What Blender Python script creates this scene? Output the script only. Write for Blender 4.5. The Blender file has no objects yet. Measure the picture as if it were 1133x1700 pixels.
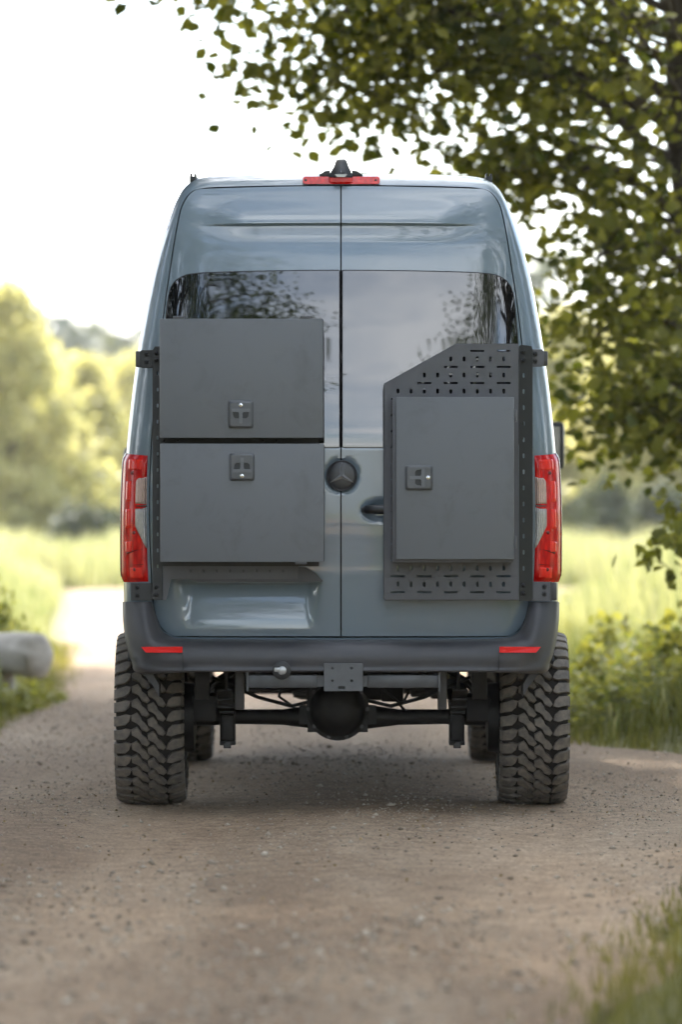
import bpy, bmesh, math, random
import numpy as np
from mathutils import Vector, Matrix

R = math.radians
rng = np.random.default_rng(7)
random.seed(7)
scene = bpy.context.scene
col = scene.collection

# ------------------------------------------------------------------ camera, sky, sun, exposure
CAM_D, CAM_Z, FPX = 20.0, 1.411, 7200.0          # distance to the rear doors, eye height, focal length (photo pixels)
cam = bpy.data.cameras.new('camera')
cam.sensor_fit = 'VERTICAL'
cam.sensor_height = 36.0
cam.lens = FPX / 1700.0 * 36.0
cam.clip_start, cam.clip_end = 0.2, 6000
cam.dof.use_dof = True
cam.dof.focus_distance = CAM_D - 0.1
cam.dof.aperture_fstop = 2.0
camo = bpy.data.objects.new('camera', cam)
col.objects.link(camo)
camo.location = (0, -CAM_D, CAM_Z)
camo.rotation_euler = (R(90), 0, 0)
scene.camera = camo

SUN_EL, SUN_AZ = 50.0, -24.0                     # azimuth from +Y (ahead), minus = left
w = bpy.data.worlds.new('World')
scene.world = w
w.use_nodes = True
wn, wl = w.node_tree.nodes, w.node_tree.links
wn.clear()
wo = wn.new('ShaderNodeOutputWorld')
bg = wn.new('ShaderNodeBackground')
sky = wn.new('ShaderNodeTexSky')
sky.sky_type = 'NISHITA'
sky.sun_disc = False
sky.sun_elevation = R(SUN_EL)
sky.sun_rotation = R(SUN_AZ)
sky.air_density, sky.dust_density, sky.ozone_density = 1.0, 1.6, 1.0
tc = wn.new('ShaderNodeTexCoord')
mp = wn.new('ShaderNodeMapping')
mp.inputs['Scale'].default_value = (1, 1, 2.2)
nz = wn.new('ShaderNodeTexNoise')
nz.inputs['Scale'].default_value = 2.6
nz.inputs['Detail'].default_value = 6
nz.inputs['Roughness'].default_value = 0.58
rp = wn.new('ShaderNodeValToRGB')
rp.color_ramp.elements[0].position, rp.color_ramp.elements[0].color = 0.43, (0.05, 0.05, 0.05, 1)
rp.color_ramp.elements[1].position, rp.color_ramp.elements[1].color = 0.60, (0.95, 0.95, 0.95, 1)
mx = wn.new('ShaderNodeMix')
mx.data_type = 'RGBA'
mx.inputs[7].default_value = (8.2, 8.5, 8.9, 1)
wl.new(tc.outputs['Generated'], mp.inputs['Vector'])
wl.new(mp.outputs['Vector'], nz.inputs['Vector'])
wl.new(nz.outputs['Fac'], rp.inputs['Fac'])
wl.new(rp.outputs['Color'], mx.inputs[0])
wl.new(sky.outputs['Color'], mx.inputs[6])
wl.new(mx.outputs[2], bg.inputs['Color'])
bg.inputs['Strength'].default_value = 0.13
wl.new(bg.outputs['Background'], wo.inputs['Surface'])

sun = bpy.data.lights.new('sun', 'SUN')
sun.energy = 4.5
sun.angle = R(2.5)
sun.color = (1.0, 0.955, 0.87)
suno = bpy.data.objects.new('sun', sun)
col.objects.link(suno)
suno.location = (-10, 30, 40)
sd = Vector((math.cos(R(SUN_EL)) * math.sin(R(SUN_AZ)), math.cos(R(SUN_EL)) * math.cos(R(SUN_AZ)), math.sin(R(SUN_EL))))
suno.rotation_euler = sd.to_track_quat('Z', 'Y').to_euler()

vs = scene.view_settings
vs.view_transform = 'Standard'
vs.look = 'None'
vs.gamma = 1.0
vs.exposure = 2.05
vs.use_curve_mapping = False
scene.render.engine = 'CYCLES'
scene.cycles.use_denoising = True
scene.cycles.max_bounces = 5
scene.cycles.diffuse_bounces = 3
scene.cycles.volume_bounces = 0
scene.cycles.use_adaptive_sampling = True
scene.cycles.adaptive_threshold = 0.025
scene.cycles.transparent_max_bounces = 8
scene.cycles.sample_clamp_indirect = 8

# ------------------------------------------------------------------ helpers
WL = {}                                            # world location of every object we parent to

def P(px, py, Y=0.0):
    """photo pixel at depth Y (metres beyond the rear doors) -> world point"""
    s = (CAM_D + Y) / FPX
    return Vector(((px - 566.5) * s, Y, CAM_Z - (py - 850.0) * s))

def link(o, parent=None, loc=None):
    col.objects.link(o)
    if parent is not None:
        o.parent = parent
        o.matrix_parent_inverse = Matrix.Translation(-WL[parent.name])
    WL[o.name] = Vector(loc) if loc is not None else Vector(o.location)
    return o

def obj(name, verts, faces, mat, parent=None, smooth=False, center=True):
    verts = [Vector(v) for v in verts]
    c = Vector((0, 0, 0))
    if center and verts:
        lo = Vector((min(v.x for v in verts), min(v.y for v in verts), min(v.z for v in verts)))
        hi = Vector((max(v.x for v in verts), max(v.y for v in verts), max(v.z for v in verts)))
        c = (lo + hi) / 2
        if parent is None:
            c.z = lo.z
    me = bpy.data.meshes.new(name)
    me.from_pydata([v - c for v in verts], [], faces)
    if mat:
        me.materials.append(mat)
    if smooth:
        me.polygons.foreach_set('use_smooth', [True] * len(me.polygons))
        if smooth != 'all':
            me.set_sharp_from_angle(angle=R(38))
    me.update()
    o = bpy.data.objects.new(name, me)
    o.location = c
    return link(o, parent, c)

def fix_normals(o):
    bm = bmesh.new()
    bm.from_mesh(o.data)
    bmesh.ops.recalc_face_normals(bm, faces=bm.faces)
    bm.to_mesh(o.data)
    bm.free()
    return o

def thing(name, loc, label, cat, group=None):
    o = bpy.data.objects.new(name, None)
    o.empty_display_size = 0.2
    o.location = loc
    link(o)
    return tag(o, label, cat, group)

def tag(o, label, cat, group=None):
    o['label'], o['category'] = label, cat
    if group:
        o['group'] = group
    return o

class MB:
    """collects simple solids into one mesh"""
    def __init__(s):
        s.v, s.f = [], []
    def add(s, verts, faces):
        n = len(s.v)
        s.v += [Vector(v) for v in verts]
        s.f += [tuple(i + n for i in f) for f in faces]
        return s
    def box(s, lo, hi, b=0.0):
        x0, y0, z0 = lo
        x1, y1, z1 = hi
        if b <= 0:
            v = [(x, y, z) for z in (z0, z1) for y in (y0, y1) for x in (x0, x1)]
            f = [(0, 2, 3, 1), (4, 5, 7, 6), (0, 1, 5, 4), (2, 6, 7, 3), (0, 4, 6, 2), (1, 3, 7, 5)]
            return s.add(v, f)
        bm = bmesh.new()
        bmesh.ops.create_cube(bm, size=1)
        for q in bm.verts:
            q.co = Vector(((q.co.x + .5) * (x1 - x0) + x0, (q.co.y + .5) * (y1 - y0) + y0, (q.co.z + .5) * (z1 - z0) + z0))
        bmesh.ops.bevel(bm, geom=bm.edges[:], offset=b, segments=2, profile=0.6, affect='EDGES')
        bm.verts.index_update()
        s.add([q.co.copy() for q in bm.verts], [tuple(q.index for q in f.verts) for f in bm.faces])
        bm.free()
        return s
    def bar(s, a, b, w, t=None):
        """rectangular bar from a to b"""
        a, b = Vector(a), Vector(b)
        t = t or w
        d = (b - a).normalized()
        up = Vector((0, 0, 1)) if abs(d.z) < .9 else Vector((0, 1, 0))
        x = d.cross(up).normalized() * w / 2
        y = d.cross(x).normalized() * t / 2
        v = [a - x - y, a + x - y, a + x + y, a - x + y, b - x - y, b + x - y, b + x + y, b - x + y]
        return s.add(v, [(3, 2, 1, 0), (4, 5, 6, 7), (0, 1, 5, 4), (1, 2, 6, 5), (2, 3, 7, 6), (3, 0, 4, 7)])
    def tube(s, pts, rad, n=10, cap=True):
        pts = [Vector(p) for p in pts]
        if not hasattr(rad, '__len__'):
            rad = [rad] * len(pts)
        rings = []
        ref = None
        for i, p in enumerate(pts):
            d = (pts[min(i + 1, len(pts) - 1)] - pts[max(i - 1, 0)]).normalized()
            if ref is None:
                ref = d.orthogonal().normalized()
            ref = (ref - d * ref.dot(d)).normalized()
            y = d.cross(ref)
            rings.append([p + (ref * math.cos(2 * math.pi * k / n) + y * math.sin(2 * math.pi * k / n)) * rad[i] for k in range(n)])
        v = [q for r in rings for q in r]
        f = []
        for i in range(len(pts) - 1):
            for k in range(n):
                a, b = i * n + k, i * n + (k + 1) % n
                f.append((a, b, b + n, a + n))
        if cap:
            f.append(tuple(range(n))[::-1])
            f.append(tuple(range((len(pts) - 1) * n, len(pts) * n)))
        return s.add(v, f)
    def lathe(s, c, axis, prof, n=32):
        """prof: list of (distance along axis, radius)"""
        c, ax = Vector(c), Vector(axis).normalized()
        u = ax.orthogonal().normalized()
        t = ax.cross(u)
        v = [c + ax * h + (u * math.cos(2 * math.pi * k / n) + t * math.sin(2 * math.pi * k / n)) * r for h, r in prof for k in range(n)]
        f = []
        for i in range(len(prof) - 1):
            for k in range(n):
                a, b = i * n + k, i * n + (k + 1) % n
                f.append((a, b, b + n, a + n))
        f.append(tuple(range(n))[::-1])
        f.append(tuple(range((len(prof) - 1) * n, len(prof) * n)))
        return s.add(v, f)
    def prism(s, pts, y0, y1):
        """polygon of (x, z) points between depths y0 and y1"""
        n = len(pts)
        v = [(x, y0, z) for x, z in pts] + [(x, y1, z) for x, z in pts]
        f = [tuple(range(n)), tuple(range(n, 2 * n))[::-1]] + [(i, i + n, (i + 1) % n + n, (i + 1) % n) for i in range(n)]
        return s.add(v, f)
    def build(s, name, mat, parent=None, smooth=True):
        return fix_normals(obj(name, s.v, s.f, mat, parent, smooth))

def plate(name, outline, holes, y_front, thick, mat, parent=None, bevel=0.0012, fn=None):
    """flat plate facing -Y with real holes; outline and holes are (x, z) loops; fn bends it"""
    cu = bpy.data.curves.new(name, 'CURVE')
    cu.dimensions = '2D'
    cu.fill_mode = 'BOTH'
    cu.extrude = thick / 2 - bevel
    cu.bevel_depth = bevel
    cu.bevel_resolution = 1
    cu.offset = -bevel
    for loop in [outline] + holes:
        sp = cu.splines.new('POLY')
        sp.points.add(len(loop) - 1)
        for q, (x, z) in zip(sp.points, loop):
            q.co = (x, z, 0, 1)
        sp.use_cyclic_u = True
    t = bpy.data.objects.new('tmp', cu)
    col.objects.link(t)
    me = bpy.data.meshes.new_from_object(t.evaluated_get(bpy.context.evaluated_depsgraph_get()))
    vs_ = [Vector((v.co.x, y_front + thick / 2 - v.co.z, v.co.y)) for v in me.vertices]
    fs = [tuple(p.vertices) for p in me.polygons]
    bpy.data.objects.remove(t)
    bpy.data.meshes.remove(me)
    bpy.data.curves.remove(cu)
    if fn:
        vs_ = [fn(v) for v in vs_]
    return obj(name, vs_, fs, mat, parent)

def slot(cx, cz, wd, ht, n=4):
    r = min(wd, ht) / 2
    out = []
    for qx, qz, a0 in ((1, 1, 0), (-1, 1, 90), (-1, -1, 180), (1, -1, 270)):
        for k in range(n):
            a = R(a0 + 90 * k / (n - 1))
            out.append((cx + qx * (wd / 2 - r) + r * math.cos(a), cz + qz * (ht / 2 - r) + r * math.sin(a)))
    return out

def rrect(x0, z0, x1, z1, r, n=4):
    out = []
    for cx, cz, a0 in ((x1 - r, z1 - r, 0), (x0 + r, z1 - r, 90), (x0 + r, z0 + r, 180), (x1 - r, z0 + r, 270)):
        for k in range(n):
            a = R(a0 + 90 * k / (n - 1))
            out.append((cx + r * math.cos(a), cz + r * math.sin(a)))
    return out

def cr(pts, n):
    """Catmull-Rom resample of an open list of tuples, n steps a segment"""
    p = [np.array(q, float) for q in pts]
    p = [2 * p[0] - p[1]] + p + [2 * p[-1] - p[-2]]
    out = []
    for i in range(1, len(p) - 2):
        for k in range(n):
            t = k / n
            out.append(0.5 * (2 * p[i] + (p[i + 1] - p[i - 1]) * t + (2 * p[i - 1] - 5 * p[i] + 4 * p[i + 1] - p[i + 2]) * t * t
                              + (3 * p[i] - p[i - 1] - 3 * p[i + 1] + p[i + 2]) * t ** 3))
    out.append(p[-2])
    return out

def sm(a, b, x):
    t = min(1.0, max(0.0, (x - a) / (b - a)))
    return t * t * (3 - 2 * t)

def pchip(xs, ys):
    xs, ys = np.array(xs, float), np.array(ys, float)
    h, d = np.diff(xs), np.diff(ys) / np.diff(xs)
    m = np.zeros(len(xs))
    m[0], m[-1] = d[0], d[-1]
    for i in range(1, len(xs) - 1):
        if d[i - 1] * d[i] > 0:
            w1, w2 = 2 * h[i] + h[i - 1], h[i] + 2 * h[i - 1]
            m[i] = (w1 + w2) / (w1 / d[i - 1] + w2 / d[i])
    def f(x):
        x = min(max(x, xs[0]), xs[-1])
        i = min(max(int(np.searchsorted(xs, x)) - 1, 0), len(xs) - 2)
        t = (x - xs[i]) / h[i]
        return float((1 + 2 * t) * (1 - t) ** 2 * ys[i] + t * (1 - t) ** 2 * h[i] * m[i] + t * t * (3 - 2 * t) * ys[i + 1] + t * t * (t - 1) * h[i] * m[i + 1])
    return f

# ------------------------------------------------------------------ materials
def mat(name, color, rough=0.5, metal=0.0, coat=0.0, noise=None, bump=None, spec=0.5, ior=1.5, coat_rough=0.03):
    """noise = (scale, amount, second colour); bump = (scale, strength)"""
    m = bpy.data.materials.new(name)
    m.use_nodes = True
    n, l = m.node_tree.nodes, m.node_tree.links
    b = n['Principled BSDF']
    b.inputs['Base Color'].default_value = (*color, 1)
    b.inputs['Roughness'].default_value = rough
    b.inputs['Metallic'].default_value = metal
    b.inputs['Coat Weight'].default_value = coat
    b.inputs['Coat Roughness'].default_value = coat_rough
    b.inputs['Specular IOR Level'].default_value = spec
    b.inputs['IOR'].default_value = ior
    t = n.new('ShaderNodeTexCoord')
    if noise:
        x = n.new('ShaderNodeTexNoise')
        x.inputs['Scale'].default_value = noise[0]
        x.inputs['Detail'].default_value = 6
        x.inputs['Roughness'].default_value = 0.65
        l.new(t.outputs['Object'], x.inputs['Vector'])
        k = n.new('ShaderNodeValToRGB')
        k.color_ramp.elements[0].position = 0.5 - 0.22
        k.color_ramp.elements[1].position = 0.5 + 0.22
        k.color_ramp.elements[0].color = (*color, 1)
        k.color_ramp.elements[1].color = (*[color[i] * (1 - noise[1]) + noise[2][i] * noise[1] for i in range(3)], 1)
        l.new(x.outputs['Fac'], k.inputs['Fac'])
        l.new(k.outputs['Color'], b.inputs['Base Color'])
    if bump:
        x = n.new('ShaderNodeTexNoise')
        x.inputs['Scale'].default_value = bump[0]
        x.inputs['Detail'].default_value = 3
        l.new(t.outputs['Object'], x.inputs['Vector'])
        q = n.new('ShaderNodeBump')
        q.inputs['Strength'].default_value = bump[1]
        q.inputs['Distance'].default_value = 0.002
        l.new(x.outputs['Fac'], q.inputs['Height'])
        l.new(q.outputs['Normal'], b.inputs['Normal'])
    return m

M_PAINT = mat('grey_blue_paint', (0.168, 0.226, 0.275), 0.34, 0.0, 1.0, noise=(2.5, 0.25, (0.180, 0.234, 0.275)))
def smudge(m, dark, rough):
    n, l = m.node_tree.nodes, m.node_tree.links
    b = n['Principled BSDF']
    t = n.new('ShaderNodeTexCoord')
    x = n.new('ShaderNodeTexNoise')
    x.inputs['Scale'].default_value = 5.5
    x.inputs['Detail'].default_value = 9
    x.inputs['Roughness'].default_value = 0.72
    x.inputs['Distortion'].default_value = 0.8
    l.new(t.outputs['Object'], x.inputs['Vector'])
    k = n.new('ShaderNodeMapRange')
    k.inputs[1].default_value, k.inputs[2].default_value = 0.52, 0.74
    l.new(x.outputs['Fac'], k.inputs[0])
    q = n.new('ShaderNodeMix')
    q.data_type = 'RGBA'
    q.blend_type = 'MULTIPLY'
    q.inputs[7].default_value = (*dark, 1)
    l.new(k.outputs[0], q.inputs[0])
    src = b.inputs['Base Color'].links[0].from_socket
    l.new(src, q.inputs[6])
    l.new(q.outputs[2], b.inputs['Base Color'])
    k2 = n.new('ShaderNodeMapRange')
    k2.inputs[3].default_value, k2.inputs[4].default_value = rough
    l.new(x.outputs['Fac'], k2.inputs[0])
    l.new(k2.outputs[0], b.inputs['Roughness'])

smudge(M_PAINT, (1.10, 1.07, 1.02), (0.28, 0.46))
M_PAINT.node_tree.nodes['Principled BSDF'].inputs['Coat IOR'].default_value = 1.65
M_GLASS = mat('privacy_glass', (0.006, 0.007, 0.008), 0.012, 0.0, 0.0, spec=0.9, ior=1.6)
M_SEAL_SHADE = mat('seal_and_shade_black', (0.008, 0.008, 0.009), 0.5)  # seals, and the black put in for shaded hollows
M_PLASTIC = mat('dark_bumper_plastic', (0.055, 0.057, 0.066), 0.38, noise=(9, 0.5, (0.085, 0.084, 0.088)), bump=(420, 0.25))
M_POWDER = mat('grey_powder_coat', (0.142, 0.155, 0.174), 0.40, noise=(4, 0.35, (0.152, 0.163, 0.176)), bump=(700, 0.22))
M_PLATE = mat('dark_powder_coat', (0.094, 0.098, 0.112), 0.40, noise=(5, 0.3, (0.106, 0.108, 0.115)), bump=(700, 0.22))
smudge(M_POWDER, (0.80, 0.79, 0.78), (0.30, 0.55))
smudge(M_PLATE, (0.84, 0.83, 0.82), (0.30, 0.52))
smudge(M_PLASTIC, (1.25, 1.18, 1.1), (0.30, 0.55))
M_BLACK = mat('black_powder_coat', (0.022, 0.024, 0.026), 0.42, bump=(600, 0.2))
M_LATCH = mat('grey_latch_plastic', (0.105, 0.112, 0.122), 0.34, bump=(800, 0.2))
M_POCKET = mat('dark_latch_pocket', (0.035, 0.038, 0.042), 0.5)
M_BOLT = mat('black_steel_bolt', (0.02, 0.02, 0.022), 0.30, 0.6)
M_CHROME = mat('bright_lock_steel', (0.75, 0.75, 0.76), 0.22, 1.0)
M_CHASSIS = mat('dirty_black_chassis', (0.012, 0.012, 0.012), 0.55, noise=(14, 0.6, (0.035, 0.030, 0.026)))
M_STEEL = mat('grey_chassis_steel', (0.10, 0.10, 0.105), 0.45, 0.5, noise=(12, 0.6, (0.05, 0.05, 0.05)))
M_HITCH = mat('grey_hitch_steel', (0.115, 0.123, 0.136), 0.33, 0.3, noise=(18, 0.6, (0.065, 0.068, 0.072)))
M_TYRE = mat('dusty_tyre_rubber', (0.080, 0.075, 0.070), 0.58, noise=(24, 0.9, (0.27, 0.230, 0.185)), bump=(160, 0.5))
for nd in [q for q in M_TYRE.node_tree.nodes if q.type == 'TEX_NOISE']:   # by place, so that no two lugs match
    gp = M_TYRE.node_tree.nodes.new('ShaderNodeNewGeometry')
    M_TYRE.node_tree.links.new(gp.outputs['Position'], nd.inputs['Vector'])
M_CARC = mat('tyre_groove_rubber', (0.010, 0.009, 0.008), 0.9, noise=(40, 0.5, (0.045, 0.034, 0.025)))
M_RIM = mat('black_wheel_metal', (0.02, 0.02, 0.021), 0.35, 0.7)
M_EMBLEM = mat('dark_emblem_metal', (0.06, 0.062, 0.066), 0.30, 0.3)
M_STAR = mat('bright_emblem_star', (0.42, 0.43, 0.44), 0.3, 0.6)
M_HANDLE = mat('dark_handle_plastic', (0.018, 0.019, 0.021), 0.33)
M_LENS_CLEAR = mat('clear_lamp_lens', (0.62, 0.60, 0.58), 0.12, 0.15, 1.0, noise=(60, 0.6, (0.30, 0.30, 0.30)))
M_LENS_TURN = mat('pinkish_lamp_lens', (0.72, 0.50, 0.43), 0.12, 0.1, 1.0, noise=(60, 0.6, (0.45, 0.33, 0.30)))
for m_ in (M_LENS_CLEAR, M_LENS_TURN):              # upright ribs moulded in the lens
    n_, l_ = m_.node_tree.nodes, m_.node_tree.links
    wv = n_.new('ShaderNodeTexWave')
    wv.inputs['Scale'].default_value = 32
    gp = n_.new('ShaderNodeNewGeometry')
    l_.new(gp.outputs['Position'], wv.inputs['Vector'])
    bp = n_.new('ShaderNodeBump')
    bp.inputs['Strength'].default_value = 0.9
    bp.inputs['Distance'].default_value = 0.004
    l_.new(wv.outputs['Fac'], bp.inputs['Height'])
    l_.new(bp.outputs['Normal'], n_['Principled BSDF'].inputs['Normal'])
M_CAMLENS = mat('camera_lens_glass', (0.25, 0.26, 0.22), 0.1, 0.0, 1.0)

def lens_mat(name, c0, c1):
    m = mat(name, c0, 0.25, 0.0, 0.5, spec=0.15)
    n, l = m.node_tree.nodes, m.node_tree.links
    b = n['Principled BSDF']
    t = n.new('ShaderNodeTexCoord')
    v = n.new('ShaderNodeTexVoronoi')
    v.inputs['Scale'].default_value = 26
    mpn = n.new('ShaderNodeMapping')
    mpn.inputs['Scale'].default_value = (2.0, 2.0, 0.7)
    l.new(t.outputs['Object'], mpn.inputs['Vector'])
    l.new(mpn.outputs['Vector'], v.inputs['Vector'])
    k = n.new('ShaderNodeValToRGB')
    k.color_ramp.elements[0].color = (*c0, 1)
    k.color_ramp.elements[1].color = (*c1, 1)
    k.color_ramp.elements[1].position = 0.75
    l.new(v.outputs['Distance'], k.inputs['Fac'])
    l.new(k.outputs['Color'], b.inputs['Base Color'])
    bp = n.new('ShaderNodeBump')
    bp.inputs['Strength'].default_value = 0.25
    bp.inputs['Distance'].default_value = 0.004
    l.new(v.outputs['Distance'], bp.inputs['Height'])
    l.new(bp.outputs['Normal'], b.inputs['Normal'])
    b.inputs['Subsurface Weight'].default_value = 0.0
    return m

M_RED = lens_mat('red_lamp_lens', (0.85, 0.014, 0.008), (0.50, 0.003, 0.004))
M_RED_DARK = lens_mat('deep_red_lamp_lens', (0.20, 0.004, 0.004), (0.11, 0.002, 0.003))
M_RED_BRIGHT = lens_mat('bright_red_lamp_lens', (0.98, 0.045, 0.022), (0.80, 0.016, 0.010))
M_REFLEX = mat('red_reflex_reflector', (0.85, 0.014, 0.010), 0.3, 0.0, 0.3, spec=0.15)

def leaf_mat(name, dark, light, trans=0.45, rough=0.5, glow=(1.25, 1.15, 0.55)):
    m = bpy.data.materials.new(name)
    m.use_nodes = True
    n, l = m.node_tree.nodes, m.node_tree.links
    n.clear()
    o = n.new('ShaderNodeOutputMaterial')
    at = n.new('ShaderNodeAttribute')
    at.attribute_name = 'tint'
    k = n.new('ShaderNodeValToRGB')
    k.color_ramp.elements[0].color = (*dark, 1)
    k.color_ramp.elements[1].color = (*light, 1)
    l.new(at.outputs['Fac'], k.inputs['Fac'])
    b = n.new('ShaderNodeBsdfPrincipled')
    b.inputs['Roughness'].default_value = rough
    b.inputs['Specular IOR Level'].default_value = 0.3
    l.new(k.outputs['Color'], b.inputs['Base Color'])
    tr = n.new('ShaderNodeBsdfTranslucent')
    hs = n.new('ShaderNodeMix')
    hs.data_type = 'RGBA'
    hs.blend_type = 'MULTIPLY'
    hs.inputs[0].default_value = 1.0
    hs.inputs[7].default_value = (*glow, 1)
    l.new(k.outputs['Color'], hs.inputs[6])
    l.new(hs.outputs[2], tr.inputs['Color'])
    mxs = n.new('ShaderNodeMixShader')
    mxs.inputs[0].default_value = trans
    l.new(b.outputs['BSDF'], mxs.inputs[1])
    l.new(tr.outputs['BSDF'], mxs.inputs[2])
    l.new(mxs.outputs[0], o.inputs['Surface'])
    return m

M_LEAF = leaf_mat('broad_leaf', (0.058, 0.078, 0.014), (0.30, 0.305, 0.065), 0.58)
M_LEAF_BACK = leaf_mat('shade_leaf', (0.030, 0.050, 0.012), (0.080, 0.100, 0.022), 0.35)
M_LEAF_WILLOW = leaf_mat('hazed_willow_leaf', (0.33, 0.335, 0.165), (0.57, 0.54, 0.32), 0.62, 0.5, (1.20, 1.13, 0.68))  # paleness of sunlight and haze is put into this leaf colour
M_LEAF_FAR = leaf_mat('far_wood_leaf', (0.045, 0.060, 0.035), (0.085, 0.095, 0.045), 0.25)
M_LEAF_SHRUB = leaf_mat('shrub_leaf', (0.13, 0.165, 0.04), (0.38, 0.375, 0.11), 0.48)
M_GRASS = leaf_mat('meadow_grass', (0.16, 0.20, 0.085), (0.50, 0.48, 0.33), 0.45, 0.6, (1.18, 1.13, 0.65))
M_GRASS_G = leaf_mat('verge_grass', (0.095, 0.11, 0.028), (0.29, 0.265, 0.085), 0.42, 0.55)
M_BARK = mat('rough_bark', (0.050, 0.036, 0.026), 0.9, noise=(9, 0.7, (0.10, 0.078, 0.058)), bump=(30, 1.0))
M_LOG = mat('weathered_log', (0.50, 0.47, 0.42), 0.85, noise=(9, 0.7, (0.22, 0.19, 0.16)), bump=(40, 0.8))
M_LITTER = leaf_mat('dry_leaf_litter', (0.12, 0.08, 0.045), (0.36, 0.27, 0.15), 0.1, 0.8)
M_STONE = leaf_mat('pebble_stone', (0.17, 0.132, 0.095), (0.62, 0.545, 0.44), 0.0, 0.8)

def ground_mat(name, path):
    m = bpy.data.materials.new(name)
    m.use_nodes = True
    n, l = m.node_tree.nodes, m.node_tree.links
    b = n['Principled BSDF']
    b.inputs['Roughness'].default_value = 0.9
    b.inputs['Specular IOR Level'].default_value = 0.25
    g = n.new('ShaderNodeNewGeometry')
    def noise(scale, detail=6, rough=0.6, vec=None):
        x = n.new('ShaderNodeTexNoise')
        x.inputs['Scale'].default_value = scale
        x.inputs['Detail'].default_value = detail
        x.inputs['Roughness'].default_value = rough
        l.new(vec or g.outputs['Position'], x.inputs['Vector'])
        return x.outputs['Fac']
    def ramp(src, stops):
        k = n.new('ShaderNodeValToRGB')
        e = k.color_ramp.elements
        for i, (p, c) in enumerate(stops):
            if i >= 2:
                q = e.new(p)
            else:
                q = e[i]
                q.position = p
            q.color = (*c, 1)
        l.new(src, k.inputs['Fac'])
        return k.outputs['Color']
    def mix(a, c, fac, mode='MIX', f=None):
        q = n.new('ShaderNodeMix')
        q.data_type = 'RGBA'
        q.blend_type = mode
        if f is not None:
            l.new(f, q.inputs[0])
        else:
            q.inputs[0].default_value = fac
        l.new(a, q.inputs[6])
        l.new(c, q.inputs[7])
        return q.outputs[2]
    if path:
        sc_ = n.new('ShaderNodeVectorMath')
        sc_.operation = 'MULTIPLY'
        sc_.inputs[1].default_value = (1.0, 0.22, 1.0)
        l.new(g.outputs['Position'], sc_.inputs[0])
        big = ramp(noise(1.1, 4, 0.6, sc_.outputs[0]), [(0.30, (0.262, 0.188, 0.126)), (0.70, (0.455, 0.372, 0.280)), (0.50, (0.355, 0.273, 0.193))])
        mid = ramp(noise(9, 6, 0.7), [(0.3, (0.55, 0.52, 0.50)), (0.7, (1.15, 1.13, 1.10))])
        sx = n.new('ShaderNodeSeparateXYZ')         # worn wheel lanes either side of a looser middle strip
        l.new(g.outputs['Position'], sx.inputs[0])
        def mth(op, a, b_):
            q = n.new('ShaderNodeMath')
            q.operation = op
            for i, v_ in enumerate((a, b_)):
                if isinstance(v_, (int, float)):
                    q.inputs[i].default_value = v_
                else:
                    l.new(v_, q.inputs[i])
            return q.outputs[0]
        wob = mth('MULTIPLY', mth('SUBTRACT', noise(0.7, 3, 0.5, sc_.outputs[0]), 0.5), 0.9)
        lane = mth('ABSOLUTE', mth('SUBTRACT', mth('ABSOLUTE', mth('ADD', sx.outputs[0], wob), 0), 0.85), 0)
        big = mix(big, ramp(lane, [(0.10, (1.18, 1.17, 1.15)), (0.48, (0.88, 0.86, 0.83))]), 1.0, 'MULTIPLY')
        c = mix(big, mid, 0.85, 'MULTIPLY')
        fine = ramp(noise(62, 5, 0.8), [(0.36, (0.35, 0.33, 0.32)), (0.66, (1.60, 1.56, 1.52))])
        c = mix(c, fine, 0.9, 'MULTIPLY')
        v = n.new('ShaderNodeTexVoronoi')
        v.inputs['Scale'].default_value = 70
        l.new(g.outputs['Position'], v.inputs['Vector'])
        sp = ramp(v.outputs['Distance'], [(0.06, (1, 1, 1)), (0.16, (0, 0, 0))])
        wh = n.new('ShaderNodeRGB')
        wh.outputs[0].default_value = (0.55, 0.50, 0.45, 1)
        c = mix(c, wh.outputs[0], 0.5, 'MIX', mix(sp, ramp(noise(3, 3), [(0.45, (0, 0, 0)), (0.7, (0.55, 0.55, 0.55))]), 1.0, 'MULTIPLY'))
    else:
        c = ramp(noise(1.5, 6, 0.7), [(0.3, (0.13, 0.125, 0.05)), (0.7, (0.28, 0.26, 0.13))])
        c = mix(c, ramp(noise(45, 4, 0.7), [(0.3, (0.5, 0.5, 0.45)), (0.7, (1.3, 1.3, 1.2))]), 0.8, 'MULTIPLY')
    l.new(c, b.inputs['Base Color'])
    bp = n.new('ShaderNodeBump')
    bp.inputs['Strength'].default_value = 0.9
    bp.inputs['Distance'].default_value = 0.012
    l.new(noise(60, 6, 0.7), bp.inputs['Height'])
    l.new(bp.outputs['Normal'], b.inputs['Normal'])
    return m

M_PATH = ground_mat('gravel_track_surface', True)
M_SOIL = ground_mat('meadow_soil', False)

# ------------------------------------------------------------------ ground and track
x_left = pchip([-90, 8, 12, 20, 36, 52, 60], [-2.5, -2.35, -2.25, -2.55, -3.5, -4.4, -5.0])
x_right = pchip([-90, -12, -9, -7, -5, -3.2, 0, 3.5, 5.2, 6.6, 9, 20, 36, 46, 52, 60],
                [0.6, 0.48, 0.58, 0.80, 1.10, 1.6, 2.3, 2.5, 2.15, 1.45, 1.30, 1.2, 2.2, 7, 26, 40])

def hnoise(x, y):
    return 0.5 * math.sin(1.7 * x + 0.6 * y) + 0.3 * math.sin(3.1 * x - 1.3 * y + 1) + 0.2 * math.sin(0.9 * y + 4.3 * x)

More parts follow.
